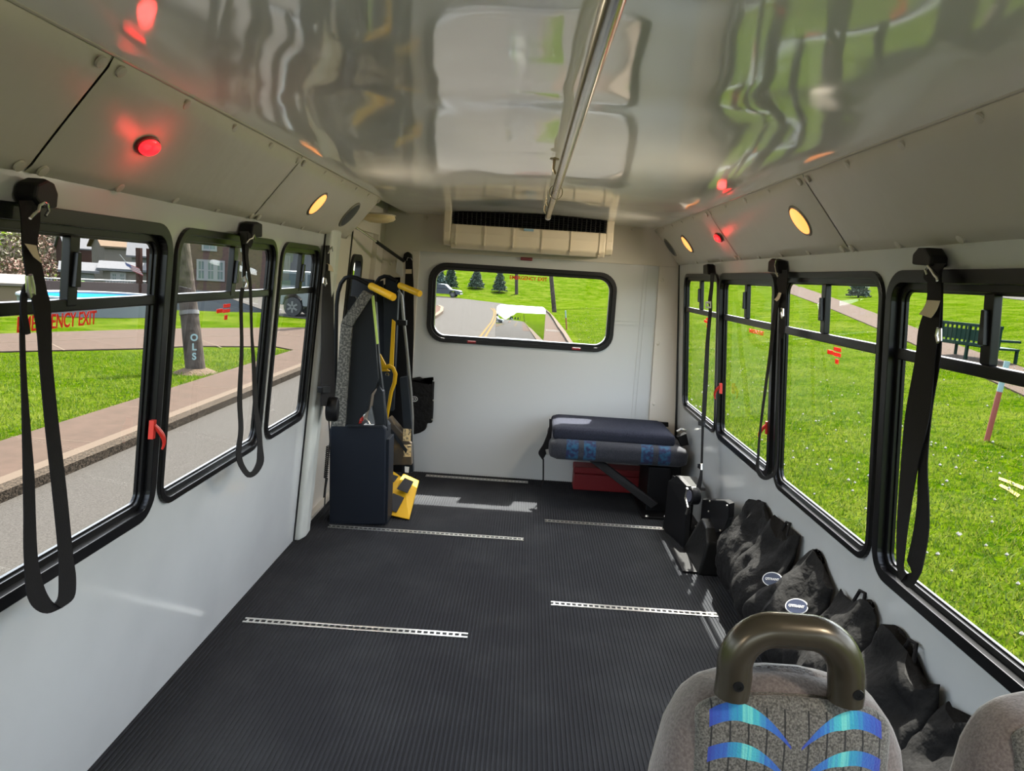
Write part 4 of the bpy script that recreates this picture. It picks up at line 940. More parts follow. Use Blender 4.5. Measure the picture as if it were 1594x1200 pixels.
# ================================================================== OUTDOORS
GZ = -.80
def H(x, y):
    r = .10*max(0, x-2.2); r = r if r < 7 else 7+.02*(r-7)
    b_ = .13*max(0, y-67); b_ = min(b_, 12)
    l = .34*max(0, -x-52); l = min(l, 20)
    rr = math.hypot(x, y); v = min(6, .16*max(0, rr-33)) * max(0, min(1, (-x-10.5)/4)) if l < .01 else min(6, .16*max(0, rr-33))*max(0, 1-l/6)
    return GZ-v+max(r, b_*max(0, min(1, (x+28)/10)), l)
def ground(px, py, off=0):
    d = ray(px, py); t = 1.0; last = 0
    while t < 900:
        p = CAM+d*t
        if p.z <= H(p.x, p.y)+off: break
        last = t; t *= 1.02
    for _ in range(30):
        m = (last+t)/2; p = CAM+d*m
        if p.z <= H(p.x, p.y)+off: t = m
        else: last = m
    return CAM+d*t
def grass_mat():
    m = bpy.data.materials.new('grass'); m.use_nodes = True; nt = m.node_tree; b = nt.nodes['Principled BSDF']; nd = nt.nodes.new; lk = nt.links.new
    tc = nd('ShaderNodeTexCoord'); 
    def ns(sc, det): n = nd('ShaderNodeTexNoise'); n.inputs['Scale'].default_value = sc; n.inputs['Detail'].default_value = det; n.inputs['Roughness'].default_value = .7; lk(tc.outputs['Object'], n.inputs[0]); return n
    n1 = ns(9, 8); r1 = nd('ShaderNodeValToRGB'); e = r1.color_ramp; e.elements[0].position = .40; e.elements[0].color = (.0045, .017, .0002, 1); e.elements[1].position = .62; e.elements[1].color = (.031, .050, .0007, 1); lk(n1.outputs[0], r1.inputs[0])
    n2 = ns(.9, 6); r2 = nd('ShaderNodeValToRGB'); r2.color_ramp.elements[0].position = .42; r2.color_ramp.elements[1].position = .66; lk(n2.outputs[0], r2.inputs[0])
    mx = nd('ShaderNodeMix'); mx.data_type = 'RGBA'; mx.inputs[7].default_value = (.050, .058, .009, 1); lk(r1.outputs[0], mx.inputs[6])
    mm = nd('ShaderNodeMath'); mm.operation = 'MULTIPLY'; mm.inputs[1].default_value = .6; lk(r2.outputs[0], mm.inputs[0]); lk(mm.outputs[0], mx.inputs[0]); lk(mx.outputs[2], b.inputs['Base Color'])
    b.inputs['Roughness'].default_value = .9; b.inputs['Specular IOR Level'].default_value = .0
    n3 = ns(38, 4); bp = nd('ShaderNodeBump'); bp.inputs['Distance'].default_value = .05; bp.inputs['Strength'].default_value = .8; lk(n3.outputs[0], bp.inputs['Height']); lk(bp.outputs[0], b.inputs['Normal'])
    MATS['grass'] = m; return m
grass_m = grass_mat()
# ground grid, finer near the bus; it dips under the street
xs = sorted(set(list(range(-60, -6, 2))+[-160, -120, -90, -70, -55, -45, -38, -34, -30, -26, -22, -18, -14, -10, -7, -5.7, -5, -4, -2, 0, 1.5, 2.2, 3, 4, 6, 9, 13, 18, 25, 34, 45, 60, 72, 90, 120, 160, 220]))
ysg = sorted(set(list(range(-60, 20, 6))+list(range(20, 100, 2))+[66, 67]+[58, 60, 62, 100, 110, 120, 130, 150, 152.3, 160, 180, 220, 260]))
mb = MB(); nx = len(xs); mb.add([(x, y, H(x, y)) for y in ysg for x in xs], [(j*nx+i, j*nx+i+1, (j+1)*nx+i+1, (j+1)*nx+i) for j in range(len(ysg)-1) for i in range(nx-1)])
tag(mb.build('ground_lawn', grass_m), 'bright green lawn and hillside around the street', 'lawn', kind='structure')
def flatpoly(name, pts, z, m, label, cat, th=.02):
    """polygon lying on the flat ground: pts are (x,y)"""
    mb = MB().prism([Vector((x, y, z)) for x, y in pts], (0, 0, -th)); o = mb.build(name, m); return tag(o, label, cat, kind='structure')
def gp(px, py): p = ZP(px, py, GZ); return (p.x, p.y)
# street
road = [(-4.5, -50), (1.45, -50), (1.55, 26), (1.45, 36), (1.25, 48.5), (-2.1, 58.5), (-7.2, 62), (-30, 66), (-30, 50), gp(690, 481)]
ISL = [gp(664, 501), gp(678, 495), gp(687, 488), gp(688, 482), gp(683, 479), gp(664, 479.5)]
flatpoly('street', [(-4.5, -50), (1.5, -50), (1.55, 26), (1.45, 36), (1.25, 48.5), (-2.1, 58.5), (-7.2, 65.5), (-16, 66.5), (-16, 40), (-10, 30), (-4.5, 27)], GZ+.012, asph_m, 'grey asphalt street around the bus and behind it', 'street')
# left curb and pavement
flatpoly('curb_left', [(-4.66, -50), (-4.5, -50), (-4.45, 19), (-4.61, 19)], GZ+.11, curb_m, 'stone curb along the left side of the street', 'curb', .13)
flatpoly('curb_top_left', [(-4.80, -50), (-4.655, -50), (-4.605, 19), (-4.75, 19)], GZ+.112, curbt_m, 'pale curb top along the left pavement', 'curb', .13)
flatpoly('pavement_left', [(-5.72, -50), (-4.79, -50), (-4.74, 19.2), (-5.68, 19.2)], GZ+.10, conc_m, 'pink concrete pavement along the street on the left', 'pavement', .12)
# diagonal concrete drive
drive = [gp(-260, 562), gp(0, 549), gp(220, 544), gp(300, 540), gp(430, 541), gp(466, 548), (-4.6, 19.1), (-4.6, 27), gp(470, 511), gp(300, 512), gp(220, 514), gp(0, 521), gp(-260, 532)]
flatpoly('drive_concrete', drive, GZ+.03, conc_m, 'wide pink concrete walk crossing the lawn on the left', 'pavement', .05)
mb = MB()
for pa, pb in (((300, 524), (470, 521)), ((0, 533), (230, 524)), ((62, 526), (100, 545)), ((305, 526), (345, 541)), ((420, 514), (470, 524))):
    a, b = ZP(*pa, GZ+.032), ZP(*pb, GZ+.032); d = (b-a).normalized().cross(Vector((0, 0, 1)))*.02
    mb.prism([a-d, b-d, b+d, a+d], (0, 0, .002))
tag(mb.build('drive_joints', mat('joint_dark', (.08, .06, .045), .9)), 'dark joints in the pink concrete walk', 'joints', kind='structure')
mb = MB()
for y in range(-4, 19, 2):
    mb.box((-5.71, y, GZ+.1), (-4.8, y+.015, GZ+.102))
tag(mb.build('pavement_joints', mat('joint_dark')), 'joints across the left pavement', 'joints', kind='structure')
# rear right pavement with wavy curb
e1 = [(848, 484), (856, 491), (862, 501), (868, 512), (876, 523), (882, 534), (890, 545)]; e2 = [(844, 480), (852, 486), (862, 496), (872, 509), (880, 520), (888, 533), (898, 548)]
A1 = [gp(*p) for p in e1]; A2 = [gp(*p) for p in e2]
A1 = [(1.42, -50), (1.42, 12), (1.45, 20)]+A1[::-1]; A2 = [(1.95, -50), (1.95, 12), (1.92, 20)]+A2[::-1]
mb = MB()
for i in range(len(A1)-1):
    mb.prism([Vector((*A1[i], GZ+.12)), Vector((*A1[i+1], GZ+.12)), Vector((*A2[i+1], GZ+.12)), Vector((*A2[i], GZ+.12))], (0, 0, -.14))
tag(mb.build('curb_right', curbt_m), 'pale wavy curb on the right side of the street behind the bus', 'curb', kind='structure')
a = gp(850, 515); mb = MB()
for k in range(12): mb.box((a[0]+.0+k*.055, a[1]-.5, GZ+.012), (a[0]+.025+k*.055, a[1]+.6, GZ+.03))
tag(mb.build('drain_grate', mat('cast_iron', (.04, .035, .03), .6)), 'dark drain grate at the right curb behind the bus', 'drain')
flatpoly('pavement_rear', [(.30, 17), (1.43, 17), (1.45, 26), (1.38, 36), (1.18, 47.5), (.75, 47), (.35, 36)], GZ+.022, conc_m, 'pink concrete strip along the right curb behind the bus', 'pavement')
# traffic island with curb and yellow lines
flatpoly('traffic_island', ISL, GZ+.14, mat('island_brown', (.05, .028, .020), .9), 'brown paved traffic island behind the bus on the left', 'island', .16)
mb = MB()
for i in range(len(ISL)-2):
    p, q = Vector((*ISL[i], GZ+.16)), Vector((*ISL[i+1], GZ+.16)); d = (q-p).normalized().cross(Vector((0, 0, 1)))*.09
    mb.prism([p-d, q-d, q+d, p+d], (0, 0, -.18))
tag(mb.build('island_curb', mat('island_curb', (.10, .075, .055), .9)), 'pale curb around the brown traffic island', 'curb', kind='structure')
def stripe(pts, w, z, m, name, label):
    mb = MB(); P = [Vector((*gp(*p), z)) for p in pts]; L_ = []; 
    for i, p in enumerate(P):
        t = (P[min(i+1, len(P)-1)]-P[max(i-1, 0)]).normalized().cross(Vector((0, 0, 1)))*w/2; L_.append((p-t, p+t))
    mb.ribbon(L_, .004, (0, 0, 1)); return tag(mb.build(name, m), label, 'road marking', kind='structure')
yline = mat('yellow_line', (.085, .055, .018), .9)
stripe([(764, 480), (769, 485), (769, 492), (765, 502), (757, 512), (748, 524), (740, 536)], .085, GZ+.016, yline, 'road_line', 'inner yellow line curving on the street behind the bus')
stripe([(768, 480), (772, 486), (773, 493), (769, 503), (762, 514), (754, 527), (748, 538)], .085, GZ+.016, yline, 'road_line', 'outer yellow line curving on the street behind the bus')
# path on the right hillside
def drape(pa, pb, off, m, name, label, n=24, th=.03):
    def samp(pl, t):
        k = t*(len(pl)-1); i = min(int(k), len(pl)-2); f = k-i; return (pl[i][0]+(pl[i+1][0]-pl[i][0])*f, pl[i][1]+(pl[i+1][1]-pl[i][1])*f)
    prs = []
    for i in range(n+1):
        a = ground(*samp(pa, i/n), off); b = ground(*samp(pb, i/n), off); prs.append((a, b))
    mb = MB().ribbon(prs, -th, (0, 0, 1)); return tag(mb.build(name, m), label, 'path', kind='structure')
drape([(1228, 440), (1290, 461), (1376, 492), (1420, 508), (1500, 540), (1594, 572), (1760, 632)], [(1228, 456), (1290, 479), (1376, 515), (1420, 534), (1500, 572), (1594, 615), (1760, 700)], .03, conc_m, 'hillside_path', 'pink concrete path crossing the grass on the right')
drape([(1440, 440), (1490, 444), (1594, 450), (1800, 462)], [(1440, 452), (1490, 455), (1594, 467), (1800, 484)], .03, asph_m, 'upper_road', 'upper road on the hillside at the right')
# ---- real grass blades near the bus and dandelion heads
rg = np.random.default_rng(3)
def blades(name, n, sampler, hmin, hmax, wdt, m, label):
    P = sampler(n); n = len(P); a = rg.uniform(0, 2*PI, n); hh = rg.uniform(hmin, hmax, n); ln = rg.normal(0, .45, (n, 2))*hh[:, None]
    dx = np.stack([np.cos(a), np.sin(a), 0*a], 1)*wdt*rg.uniform(.6, 1.4, n)[:, None]
    V = np.empty((n, 3, 3)); V[:, 0] = P-dx; V[:, 1] = P+dx; V[:, 2] = P+np.stack([ln[:, 0], ln[:, 1], hh], 1)
    me = bpy.data.meshes.new(name); me.vertices.add(n*3); me.vertices.foreach_set('co', V.reshape(-1)); me.loops.add(n*3); me.loops.foreach_set('vertex_index', np.arange(n*3)); me.polygons.add(n); me.polygons.foreach_set('loop_start', np.arange(0, n*3, 3)); me.update(); me.validate()
    me.materials.append(m); o = bpy.data.objects.new(name, me); COL.objects.link(o); return tag(o, label, 'grass', kind='stuff')
def blade_mat():
    m = bpy.data.materials.new('grass_blade'); m.use_nodes = True; nt = m.node_tree; b = nt.nodes['Principled BSDF']; nd = nt.nodes.new; lk = nt.links.new
    g = nd('ShaderNodeNewGeometry'); r = nd('ShaderNodeValToRGB'); e = r.color_ramp; e.elements[0].color = (.017, .040, .0004, 1); e.elements[1].color = (.100, .112, .014, 1); e.elements.new(.5).color = (.036, .066, .0006, 1)
    lk(g.outputs['Random Per Island'], r.inputs[0]); lk(r.outputs[0], b.inputs['Base Color']); b.inputs['Roughness'].default_value = .7; b.inputs['Specular IOR Level'].default_value = .15
    t = nd('ShaderNodeBsdfTranslucent'); x = nd('ShaderNodeMixShader'); x.inputs[0].default_value = .4; lk(r.outputs[0], t.inputs[0]); lk(b.outputs[0], x.inputs[1]); lk(t.outputs[0], x.inputs[2]); lk(x.outputs[0], nt.nodes['Material Output'].inputs[0])
    return m
bl_m = blade_mat()
def s_right(n):
    d = np.minimum(-np.log(rg.random(n)+1e-9)*6.0, 60); y = -1+np.minimum(-np.log(rg.random(n)+1e-9)*13, 54); x = 1.97+d; return np.stack([x, y, GZ+.10*np.maximum(0, x-2.2)], 1)
def s_left(n):
    x = -5.8-8*rg.random(n)**1.3; y = 4+14.5*rg.random(n); P = np.stack([x, y, np.full(n, GZ)], 1)
    nearl = (-10.708, 14.799), (-6.468, 19.048); k = (nearl[1][1]-nearl[0][1])/(nearl[1][0]-nearl[0][0])
    return P[(y < nearl[0][1]+k*(x-nearl[0][0])-.4)]
blades('lawn_grass', 240000, s_right, .02, .06, .006, bl_m, 'short sunlit green grass blades outside the right windows')
blades('lawn_grass', 50000, s_left, .03, .07, .006, bl_m, 'short sunlit green grass blades of the lawn at left')
mb = MB()
for p in np.concatenate([s_right(900), np.stack([2.1+9*rg.random(160), 1+9*rg.random(160), np.zeros(160)], 1)]):
    p[2] = H(p[0], p[1])
    r = rg.uniform(.012, .022); c = Vector(p)+Vector((0, 0, rg.uniform(.05, .11)))
    mb.add([c+Vector(q)*r for q in ((1, 0, 0), (-1, 0, 0), (0, 1, 0), (0, -1, 0), (0, 0, 1), (0, 0, -1))], [(0, 2, 4), (2, 1, 4), (1, 3, 4), (3, 0, 4), (2, 0, 5), (1, 2, 5), (3, 1, 5), (0, 3, 5)])
tag(mb.build('dandelion_heads', mat('seed_head', (.18, .175, .16), .9)), 'white dandelion seed heads scattered over the right lawn', 'dandelions', kind='stuff')
# ---- guard rail on the upper road
gl, gr_ = ground(1470, 443), ground(1800, 462)
T = thing('guard_rail', gl.lerp(gr_, .5), 'grey guard rail behind the upper road on the right', 'guard rail')
up = Vector((0, 0, .85)); MB().ribbon([(gl+up*.6, gl+up), (gr_+up*.6, gr_+up)], .05, (0, 1, 0)).build('rail', mat('galvanised', (.09, .1, .105), .5), T)
for k in range(14):
    p = gl.lerp(gr_, k/13); MB().box((p.x-.08, p.y+.06, p.z-.1), (p.x+.08, p.y+.2, p.z+.8)).build('post', mat('galvanised'), T)
# ---- bench
p0, p1 = ground(1468, 556, 0), ground(1530, 566, 0)
d = (p1-p0); d.z = 0; L_ = 1.9; d.normalize(); nrm = Vector((-d.y, d.x, 0)); 
if nrm.dot(CAM-p0) > 0: nrm = -nrm
mid = ground(1499, 561)
T = thing('park_bench', mid, 'dark green park bench beside the hillside path', 'bench')
gm = mat('bench_green', (.009, .024, .018), .45)
dist = (mid-CAM).length; L_ = 118/1150*dist; hh = L_*.42
def bp_(u, v, w): return mid + d*(u*L_) + Vector((0, 0, v*hh)) + nrm*(w*hh)
def bbox(u0, u1, v0, v1, w0, w1, name, m=gm):
    vs = [bp_(u, v, w) for u in (u0, u1) for v in (v0, v1) for w in (w0, w1)]
    MB().add(vs, [(0, 1, 3, 2), (4, 6, 7, 5), (0, 4, 5, 1), (2, 3, 7, 6), (0, 2, 6, 4), (1, 5, 7, 3)]).build(name, m, T)
bbox(-.55, .5, .92, 1.0, .02, .08, 'top_rail'); bbox(-.55, .5, .42, .50, .0, .06, 'lower_rail')
for k in range(14): bbox(-.53+k*.078, -.53+k*.078+.022, .45, .95, .02, .05, 'slat')
bbox(-.53, .48, .55, .84, .03, .04, 'back_panel')
bbox(-.55, .5, .40, .45, .04, .60, 'seat')
for u in (-.5, 0, .46):
    bbox(u, u+.03, 0, .95, .0, .06, 'leg'); bbox(u, u+.03, 0, .42, .55, .60, 'leg')
bbox(.46, .5, .60, .66, .0, .6, 'armrest')
# ---- orange and white marker stake
def stake(px, py, topx, topy, label, hgt=1.45, r=.035):
    b = ground(px, py); T = thing('marker_stake', b, label, 'stake'); dd = (b-CAM).length
    # lean chosen so that the stake rises square to the slope
    up = (ray(topx, topy)*((b-CAM).dot(FW)) + CAM) - b; up.y = 0
    MB().tube([b-up*.03, b+up*.62], r, 10).build('orange_tube', mat('orange_red', (.17, .018, .004), .5), T, True)
    MB().tube([b+up*.62, b+up*1.0], r, 10).build('white_tube', mat('stake_white', (.16, .25, .25), .5), T, True)
stake(1536, 686, 1556, 560, 'orange marker stake with white top in the grass on the right')
stake(882, 513, 880, 483, 'thin red marker stake in the grass behind the bus', r=.03)
# yellow spray paint mark
drape([(1555, 742), (1572, 748), (1594, 757)], [(1554, 746), (1570, 752), (1592, 762)], .012, mat('yellow_spray', (.24, .19, .005), .9), 'paint_mark', 'yellow sprayed mark on the grass at right', 4, .004)
drape([(1557, 752), (1572, 760), (1588, 770)], [(1555, 756), (1570, 764), (1584, 774)], .012, mat('yellow_spray'), 'paint_mark', 'lower yellow sprayed mark on the grass at right', 4, .004)
# ---- poles
def pole(px, py, tx, ty, r0, r1, label, m, name='utility_pole'):
    b = ground(px, py); T = thing(name, b, label, 'pole')
    t = CAM+ray(tx, ty)*((b-CAM).dot(FW)); t = b+(t-b)
    d = t-b
    MB().tube([b-d*.02, b+d*.5, b+d*1.0, b+d*1.5], [r0, (r0+r1)/2, r1, r1*.9], 14).build('shaft', m, T, True)
    return T, b, d
wood_m = mat('weathered_wood', (.06, .048, .04), .9, mix=(6, (.03, .024, .02), .4, .65), bump=(30, .8, .02, (1, 1, .1)))
T, b, d = pole(305, 580, 285, 400, .185, .150, 'leaning wooden utility pole on the lawn seen through the left window', wood_m)
text_mesh('pole_number', 'O\nL\nS', .18, CAM.lerp(b+d*.22, .985)+Vector((.02, -.0, 0)), (RX).normalized(), d, mat('tag_grey', (.14, .22, .22), .6), T, bold=.006)
MB().tube([b+d*.50, b+d*.535], .182, 16).build('metal_band', mat('band_grey', (.03, .026, .022), .5), T, True)
mb = MB().lathe([(.42, 0), (.3, .05), (.2, .09)], b, (0, 0, 1), 18); tag(mb.build('mulch_ring', mat('mulch', (.08, .058, .04), .95, bump=(25, 1, .05))), 'ring of earth around the wooden utility pole', 'earth')
pole(863, 486, 857, 420, .15, .13, 'thick brown wooden pole behind the bus on the grass', wood_m)
pole(804, 458, 804, 425, .16, .15, 'distant dark wooden pole at the foot of the hill', wood_m)
# ---- trees
def leafcloud(n, fn, sz, seed):
    R = random.Random(seed); mb = MB(); V = []; Fc = []
    for i in range(n):
        c = fn(R); a = Vector((R.gauss(0, 1), R.gauss(0, 1), R.gauss(0, .7))).normalized(); b = a.cross(Vector((R.gauss(0, 1), R.gauss(0, 1), R.gauss(0, 1)))).normalized(); s_ = sz*R.uniform(.6, 1.4)
        k = len(V); V += [c+a*s_, c-a*s_*.5+b*s_*.8, c-a*s_*.5-b*s_*.8]; Fc.append((k, k+1, k+2))
    mb.v = [tuple(v) for v in V]; mb.f = Fc; mb.mi = [0]*len(Fc); return mb
con_m = mat('conifer_needles', (.018, .045, .022), .9, mix=(1.5, (.035, .06, .03), .4, .7))
bark_m = mat('bark', (.05, .035, .025), .95)
def conifer(px, py, toppy, wpx, label, seed, m=con_m):
    b = ground(px, py); k = (b-CAM).dot(FW)/F; hh = (py-toppy)*k; R_ = wpx*k/2
    T = thing('conifer_tree', b, label, 'tree')
    MB().tube([b+Vector((0, 0, -.2)), b+Vector((0, 0, hh*.9))], [R_*.10, R_*.03], 8).build('trunk', bark_m, T, True)
    def fn(R):
        t = .12+.88*R.random()**1.25; lay = abs(math.sin(t*16))*.25+.75; a = R.uniform(0, 2*PI); rr = R_*min(1, (1-t)**.62)*lay*R.uniform(.2, 1.15)
        return b+Vector((math.cos(a)*rr, math.sin(a)*rr, hh*t-rr*.12))
    leafcloud(2600, fn, R_*.12, seed).build('crown', m, T)
def broadleaf(px, py, toppy, wpx, label, seed, m, n=2600, name='tree', b=None, sz=.07):
    b = b or ground(px, py); k = (b-CAM).dot(FW)/F; hh = (py-toppy)*k; R_ = wpx*k/2
    T = thing(name, b, label, 'tree' if name != 'shrub' else 'shrub')
    mb = MB().tube([b+Vector((0, 0, -.2)), b+Vector((0, 0, hh*.6))], [R_*.09, R_*.04], 8)
    rr = random.Random(seed)
    for i in range(9):
        a = rr.uniform(0, 6.28); s0 = b+Vector((0, 0, hh*rr.uniform(.2, .55))); mb.tube([s0, s0+Vector((math.cos(a)*R_*.6, math.sin(a)*R_*.6, hh*.3))], [R_*.04, R_*.012], 5)
    mb.build('trunk', mat('pale_bark', (.14, .12, .10), .9), T, True)
    def fn(R):
        d = Vector((R.gauss(0, 1), R.gauss(0, 1), R.gauss(0, 1))).normalized()*R.random()**.4
        return b+Vector((d.x*R_, d.y*R_, hh*.58+d.z*hh*.42))
    leafcloud(n, fn, R_*sz, seed).build('crown', m, T)
conifer(741, 449, 419, 27, 'middle conifer on the hill behind the bus', 3)
conifer(777, 455, 421, 25, 'right conifer on the hill behind the bus', 4)
conifer(680, 450, 405, 34, 'bluish conifer rising behind the grey pickup', 5, mat('blue_conifer', (.035, .07, .06), .9))
conifer(701, 450, 412, 26, 'dark conifer just right of the bluish one behind the pickup', 6)
conifer(1336, 463, 425, 36, 'dark conifer on the slope seen in the right middle window', 8)
broadleaf(1418, 452, 415, 60, 'pale leafy tree at the top of the right slope', 11, mat('pale_leaves', (.09, .12, .05), .9))
pink = mat('red_buds', (.17, .065, .05), .9, mix=(1.5, (.08, .068, .036), .4, .6)); olive = mat('olive_twigs', (.12, .115, .06), .9, mix=(1.2, (.16, .10, .08), .4, .6)); greenl = mat('fresh_leaves', (.07, .13, .03), .9)
for k, (px, d_, tp, w, m, lb) in enumerate(((-60, 52, 330, 110, olive, 'olive bare tree at far left beyond the shed'), (8, 60, 335, 90, olive, 'olive tree behind the shed roof'), (22, 58, 400, 60, pink, 'red budding tree right behind the shed'), (-30, 44, 395, 70, pink, 'red budding tree left of the shed'), (52, 62, 350, 70, pink, 'pinkish tree behind the near strap'), (80, 84, 335, 70, olive, 'dull green tree left of the grey house'), (110, 98, 340, 60, greenl, 'green tree above the grey house roof'), (190, 110, 340, 130, greenl, 'broad green tree behind the tan house'), (425, 70, 330, 120, greenl, 'yellow green tree behind the brick house'))):
    b = CAM+ray(px, 470).normalized()*(d_*1.25); b.z = H(b.x, b.y)
    py = 600+F*((b-CAM).dot(DN))/((b-CAM).dot(FW))
    broadleaf(px, py, tp, w, lb, 20+k, m, b=b, n=3200)
# ---- houses
def house(px, dist, rot, w, d_, eave, ridge, wallm, roofm, name, label, wins=(), over=.35, cat='house', found=None, side='f'):
    """px: left front corner; eave, ridge: their rows there"""
    c = CAM+ray(px, 430)*(dist/ray(px, 430).dot(FW)); Rm = Matrix.Rotation(math.radians(rot), 4, 'Z')
    def zrow(py): return (CAM+ray(px, py)*(dist/ray(px, py).dot(FW))).z
    ze, zr = zrow(eave), zrow(ridge)
    b = c + Rm @ Vector((w/2, d_/2, 0)); b.z = min(H(c.x, c.y), H(b.x, b.y))-.1
    h_ = ze-b.z; rh = zr-ze; base = (zrow(found)-b.z) if found else 0
    T = thing(name, b, label, cat); Rm = Matrix.Rotation(math.radians(rot), 4, 'Z')
    def P(x, y, z): return b+(Rm @ Vector((x, y, z)))
    mb = MB(); mb.add([P(-w/2, -d_/2, 0), P(w/2, -d_/2, 0), P(w/2, d_/2, 0), P(-w/2, d_/2, 0), P(-w/2, -d_/2, h_), P(w/2, -d_/2, h_), P(w/2, d_/2, h_), P(-w/2, d_/2, h_), P(-w/2, 0, h_+rh), P(w/2, 0, h_+rh)],
        [(0, 1, 5, 4), (1, 2, 6, 9, 5), (2, 3, 7, 6), (3, 0, 4, 8, 7), (4, 5, 9, 8), (6, 7, 8, 9)]); mb.build('walls', wallm, T)
    o_ = over; sl_ = rh/(d_/2)
    for s_ in (-1, 1):
        e0 = P(-w/2-o_, s_*(d_/2+o_), h_-sl_*o_+.02); e1 = P(w/2+o_, s_*(d_/2+o_), h_-sl_*o_+.02); r0, r1 = P(-w/2-o_, 0, h_+rh+.02), P(w/2+o_, 0, h_+rh+.02)
        MB().prism([e0, e1, r1, r0], (0, 0, .14)).build('roof_slope', roofm, T)
    if base: 
        mb = MB(); mb.add([P(x, y, z) for z in (0, base) for x, y in ((-w/2-.03, -d_/2-.03), (w/2+.03, -d_/2-.03), (w/2+.03, d_/2+.03), (-w/2-.03, d_/2+.03))], [(0, 1, 5, 4), (1, 2, 6, 5), (2, 3, 7, 6), (3, 0, 4, 7), (4, 5, 6, 7)]); mb.build('foundation', mat('pale_foundation', (.10, .105, .11), .8), T)
    fn_ = Rm @ Vector((0, -1, 0)); fx = Rm @ Vector((1, 0, 0)); f0 = P(0, -d_/2, 0)
    for (x0, y0, x1, y1, n) in wins:
        mbf = MB(); mbp = MB()
        q0 = plane(x0, y1, fn_, fn_.dot(f0)); q1 = plane(x1, y0, fn_, fn_.dot(f0))
        ua, ub = (q0-f0).dot(fx), (q1-f0).dot(fx); z = q0.z-b.z; wh = q1.z-q0.z; ww = (ub-ua)/n; face = 'f'
        for k in range(n):
            uu = ua+ww*(k+.5)
            if face == 'f': A_ = lambda a, c, e: P(a, -d_/2-e, c)
            elif face == 'l': A_ = lambda a, c, e: P(-w/2-e, -a, c)
            else: A_ = lambda a, c, e: P(w/2+e, a, c)
            mbf.plate([[(uu-ww/2, z), (uu+ww/2, z), (uu+ww/2, z+wh), (uu-ww/2, z+wh)], [(uu-ww/2+.12, z+.12), (uu+ww/2-.12, z+.12), (uu+ww/2-.12, z+wh-.12), (uu-ww/2+.12, z+wh-.12)]], A_, 0, .07)
            mbf.plate([[(uu-ww/2+.1, z+wh/2-.04), (uu+ww/2-.1, z+wh/2-.04), (uu+ww/2-.1, z+wh/2+.04), (uu-ww/2+.1, z+wh/2+.04)]], A_, 0, .05)
            mbf.plate([[(uu-.02, z+.1), (uu+.02, z+.1), (uu+.02, z+wh-.1), (uu-.02, z+wh-.1)]], A_, 0, .045)
            mbp.plate([[(uu-ww/2+.1, z+.1), (uu+ww/2-.1, z+.1), (uu+ww/2-.1, z+wh-.1), (uu-ww/2+.1, z+wh-.1)]], A_, .005, .02)
        f_ = mbf.build('window_frame', mat('house_white', (.17, .17, .17), .7), T); mbp.build('pane', mat('house_glass', (.04, .06, .06), .2), T)
    return T, P
def brick_mat():
    m = bpy.data.materials.new('red_brick'); m.use_nodes = True; nt = m.node_tree; b = nt.nodes['Principled BSDF']
    tc = nt.nodes.new('ShaderNodeTexCoord'); mp = nt.nodes.new('ShaderNodeMapping'); mp.inputs['Rotation'].default_value = (PI/2, 0, 0)
    br = nt.nodes.new('ShaderNodeTexBrick'); br.inputs['Scale'].default_value = 3; br.inputs['Color1'].default_value = (.036, .014, .009, 1); br.inputs['Color2'].default_value = (.024, .009, .006, 1); br.inputs['Mortar'].default_value = (.036, .028, .024, 1); br.inputs['Mortar Size'].default_value = .012
    nt.links.new(tc.outputs['Object'], mp.inputs[0]); nt.links.new(mp.outputs[0], br.inputs[0]); nt.links.new(br.outputs[0], b.inputs['Base Color']); b.inputs['Roughness'].default_value = .9
    return m
brick = brick_mat()
hgrey = mat('pale_siding', (.10, .088, .076), .8); hwhite = mat('white_siding', (.12, .125, .125), .8); rgrey = mat('grey_shingle', (.085, .085, .09), .9, bump=(8, .6, .03)); rtan = mat('tan_shingle', (.095, .066, .045), .9, bump=(8, .6, .03)); rbr = mat('brown_siding', (.034, .017, .014), .9)
house(262, 45, 20, 6.6, 7, 340, 318, brick, rgrey, 'brick_house', 'red brick house with white windows seen through the middle left window', ((306, 406, 350, 436, 3), (314, 370, 338, 390, 1), (376, 408, 386, 438, 1), (374, 372, 386, 392, 1)), found=450)
house(163, 66, 40, 5.4, 6.0, 383, 361, hgrey, rtan, 'tan_house', 'tan two storey house with a broad shingle roof, behind the pool')
house(104, 76, 42, 2.5, 5.5, 386, 361, rbr, rgrey, 'grey_roofed_house', 'brown walled house under a pale grey roof, left of the tan house', over=.2)
house(205, 56, 25, 3.2, 2.6, 396, 378, hwhite, rgrey, 'white_house', 'white gabled house at the right edge of the near left window')
house(160, 44, 25, 2.9, 2.6, 419, 410, hgrey, rgrey, 'low_bungalow', 'low pale bungalow with green shutters behind the pool fence', ((172, 424, 196, 439, 2),), over=.3)
house(100, 43, 30, 1.5, 2.2, 421, 411, mat('dark_screen', (.03, .035, .035), .6), rgrey, 'garden_pavilion', 'pavilion with grey awning roof beside the bungalow', over=.3, cat='pavilion')
T, P = house(-42, 40, 30, 2.9, 3.2, 442, 430, mat('shed_wood', (.10, .066, .036), .85), mat('shed_roof', (.09, .07, .06), .9), 'garden_shed', 'small tan wooden garden shed with a double door at far left', over=.15, cat='shed')
house(440, 56, 14, 3.6, 5, 384, 366, hwhite, rgrey, 'porch_house', 'pale house with porch posts behind the parked car', ((440, 398, 452, 420, 2),))
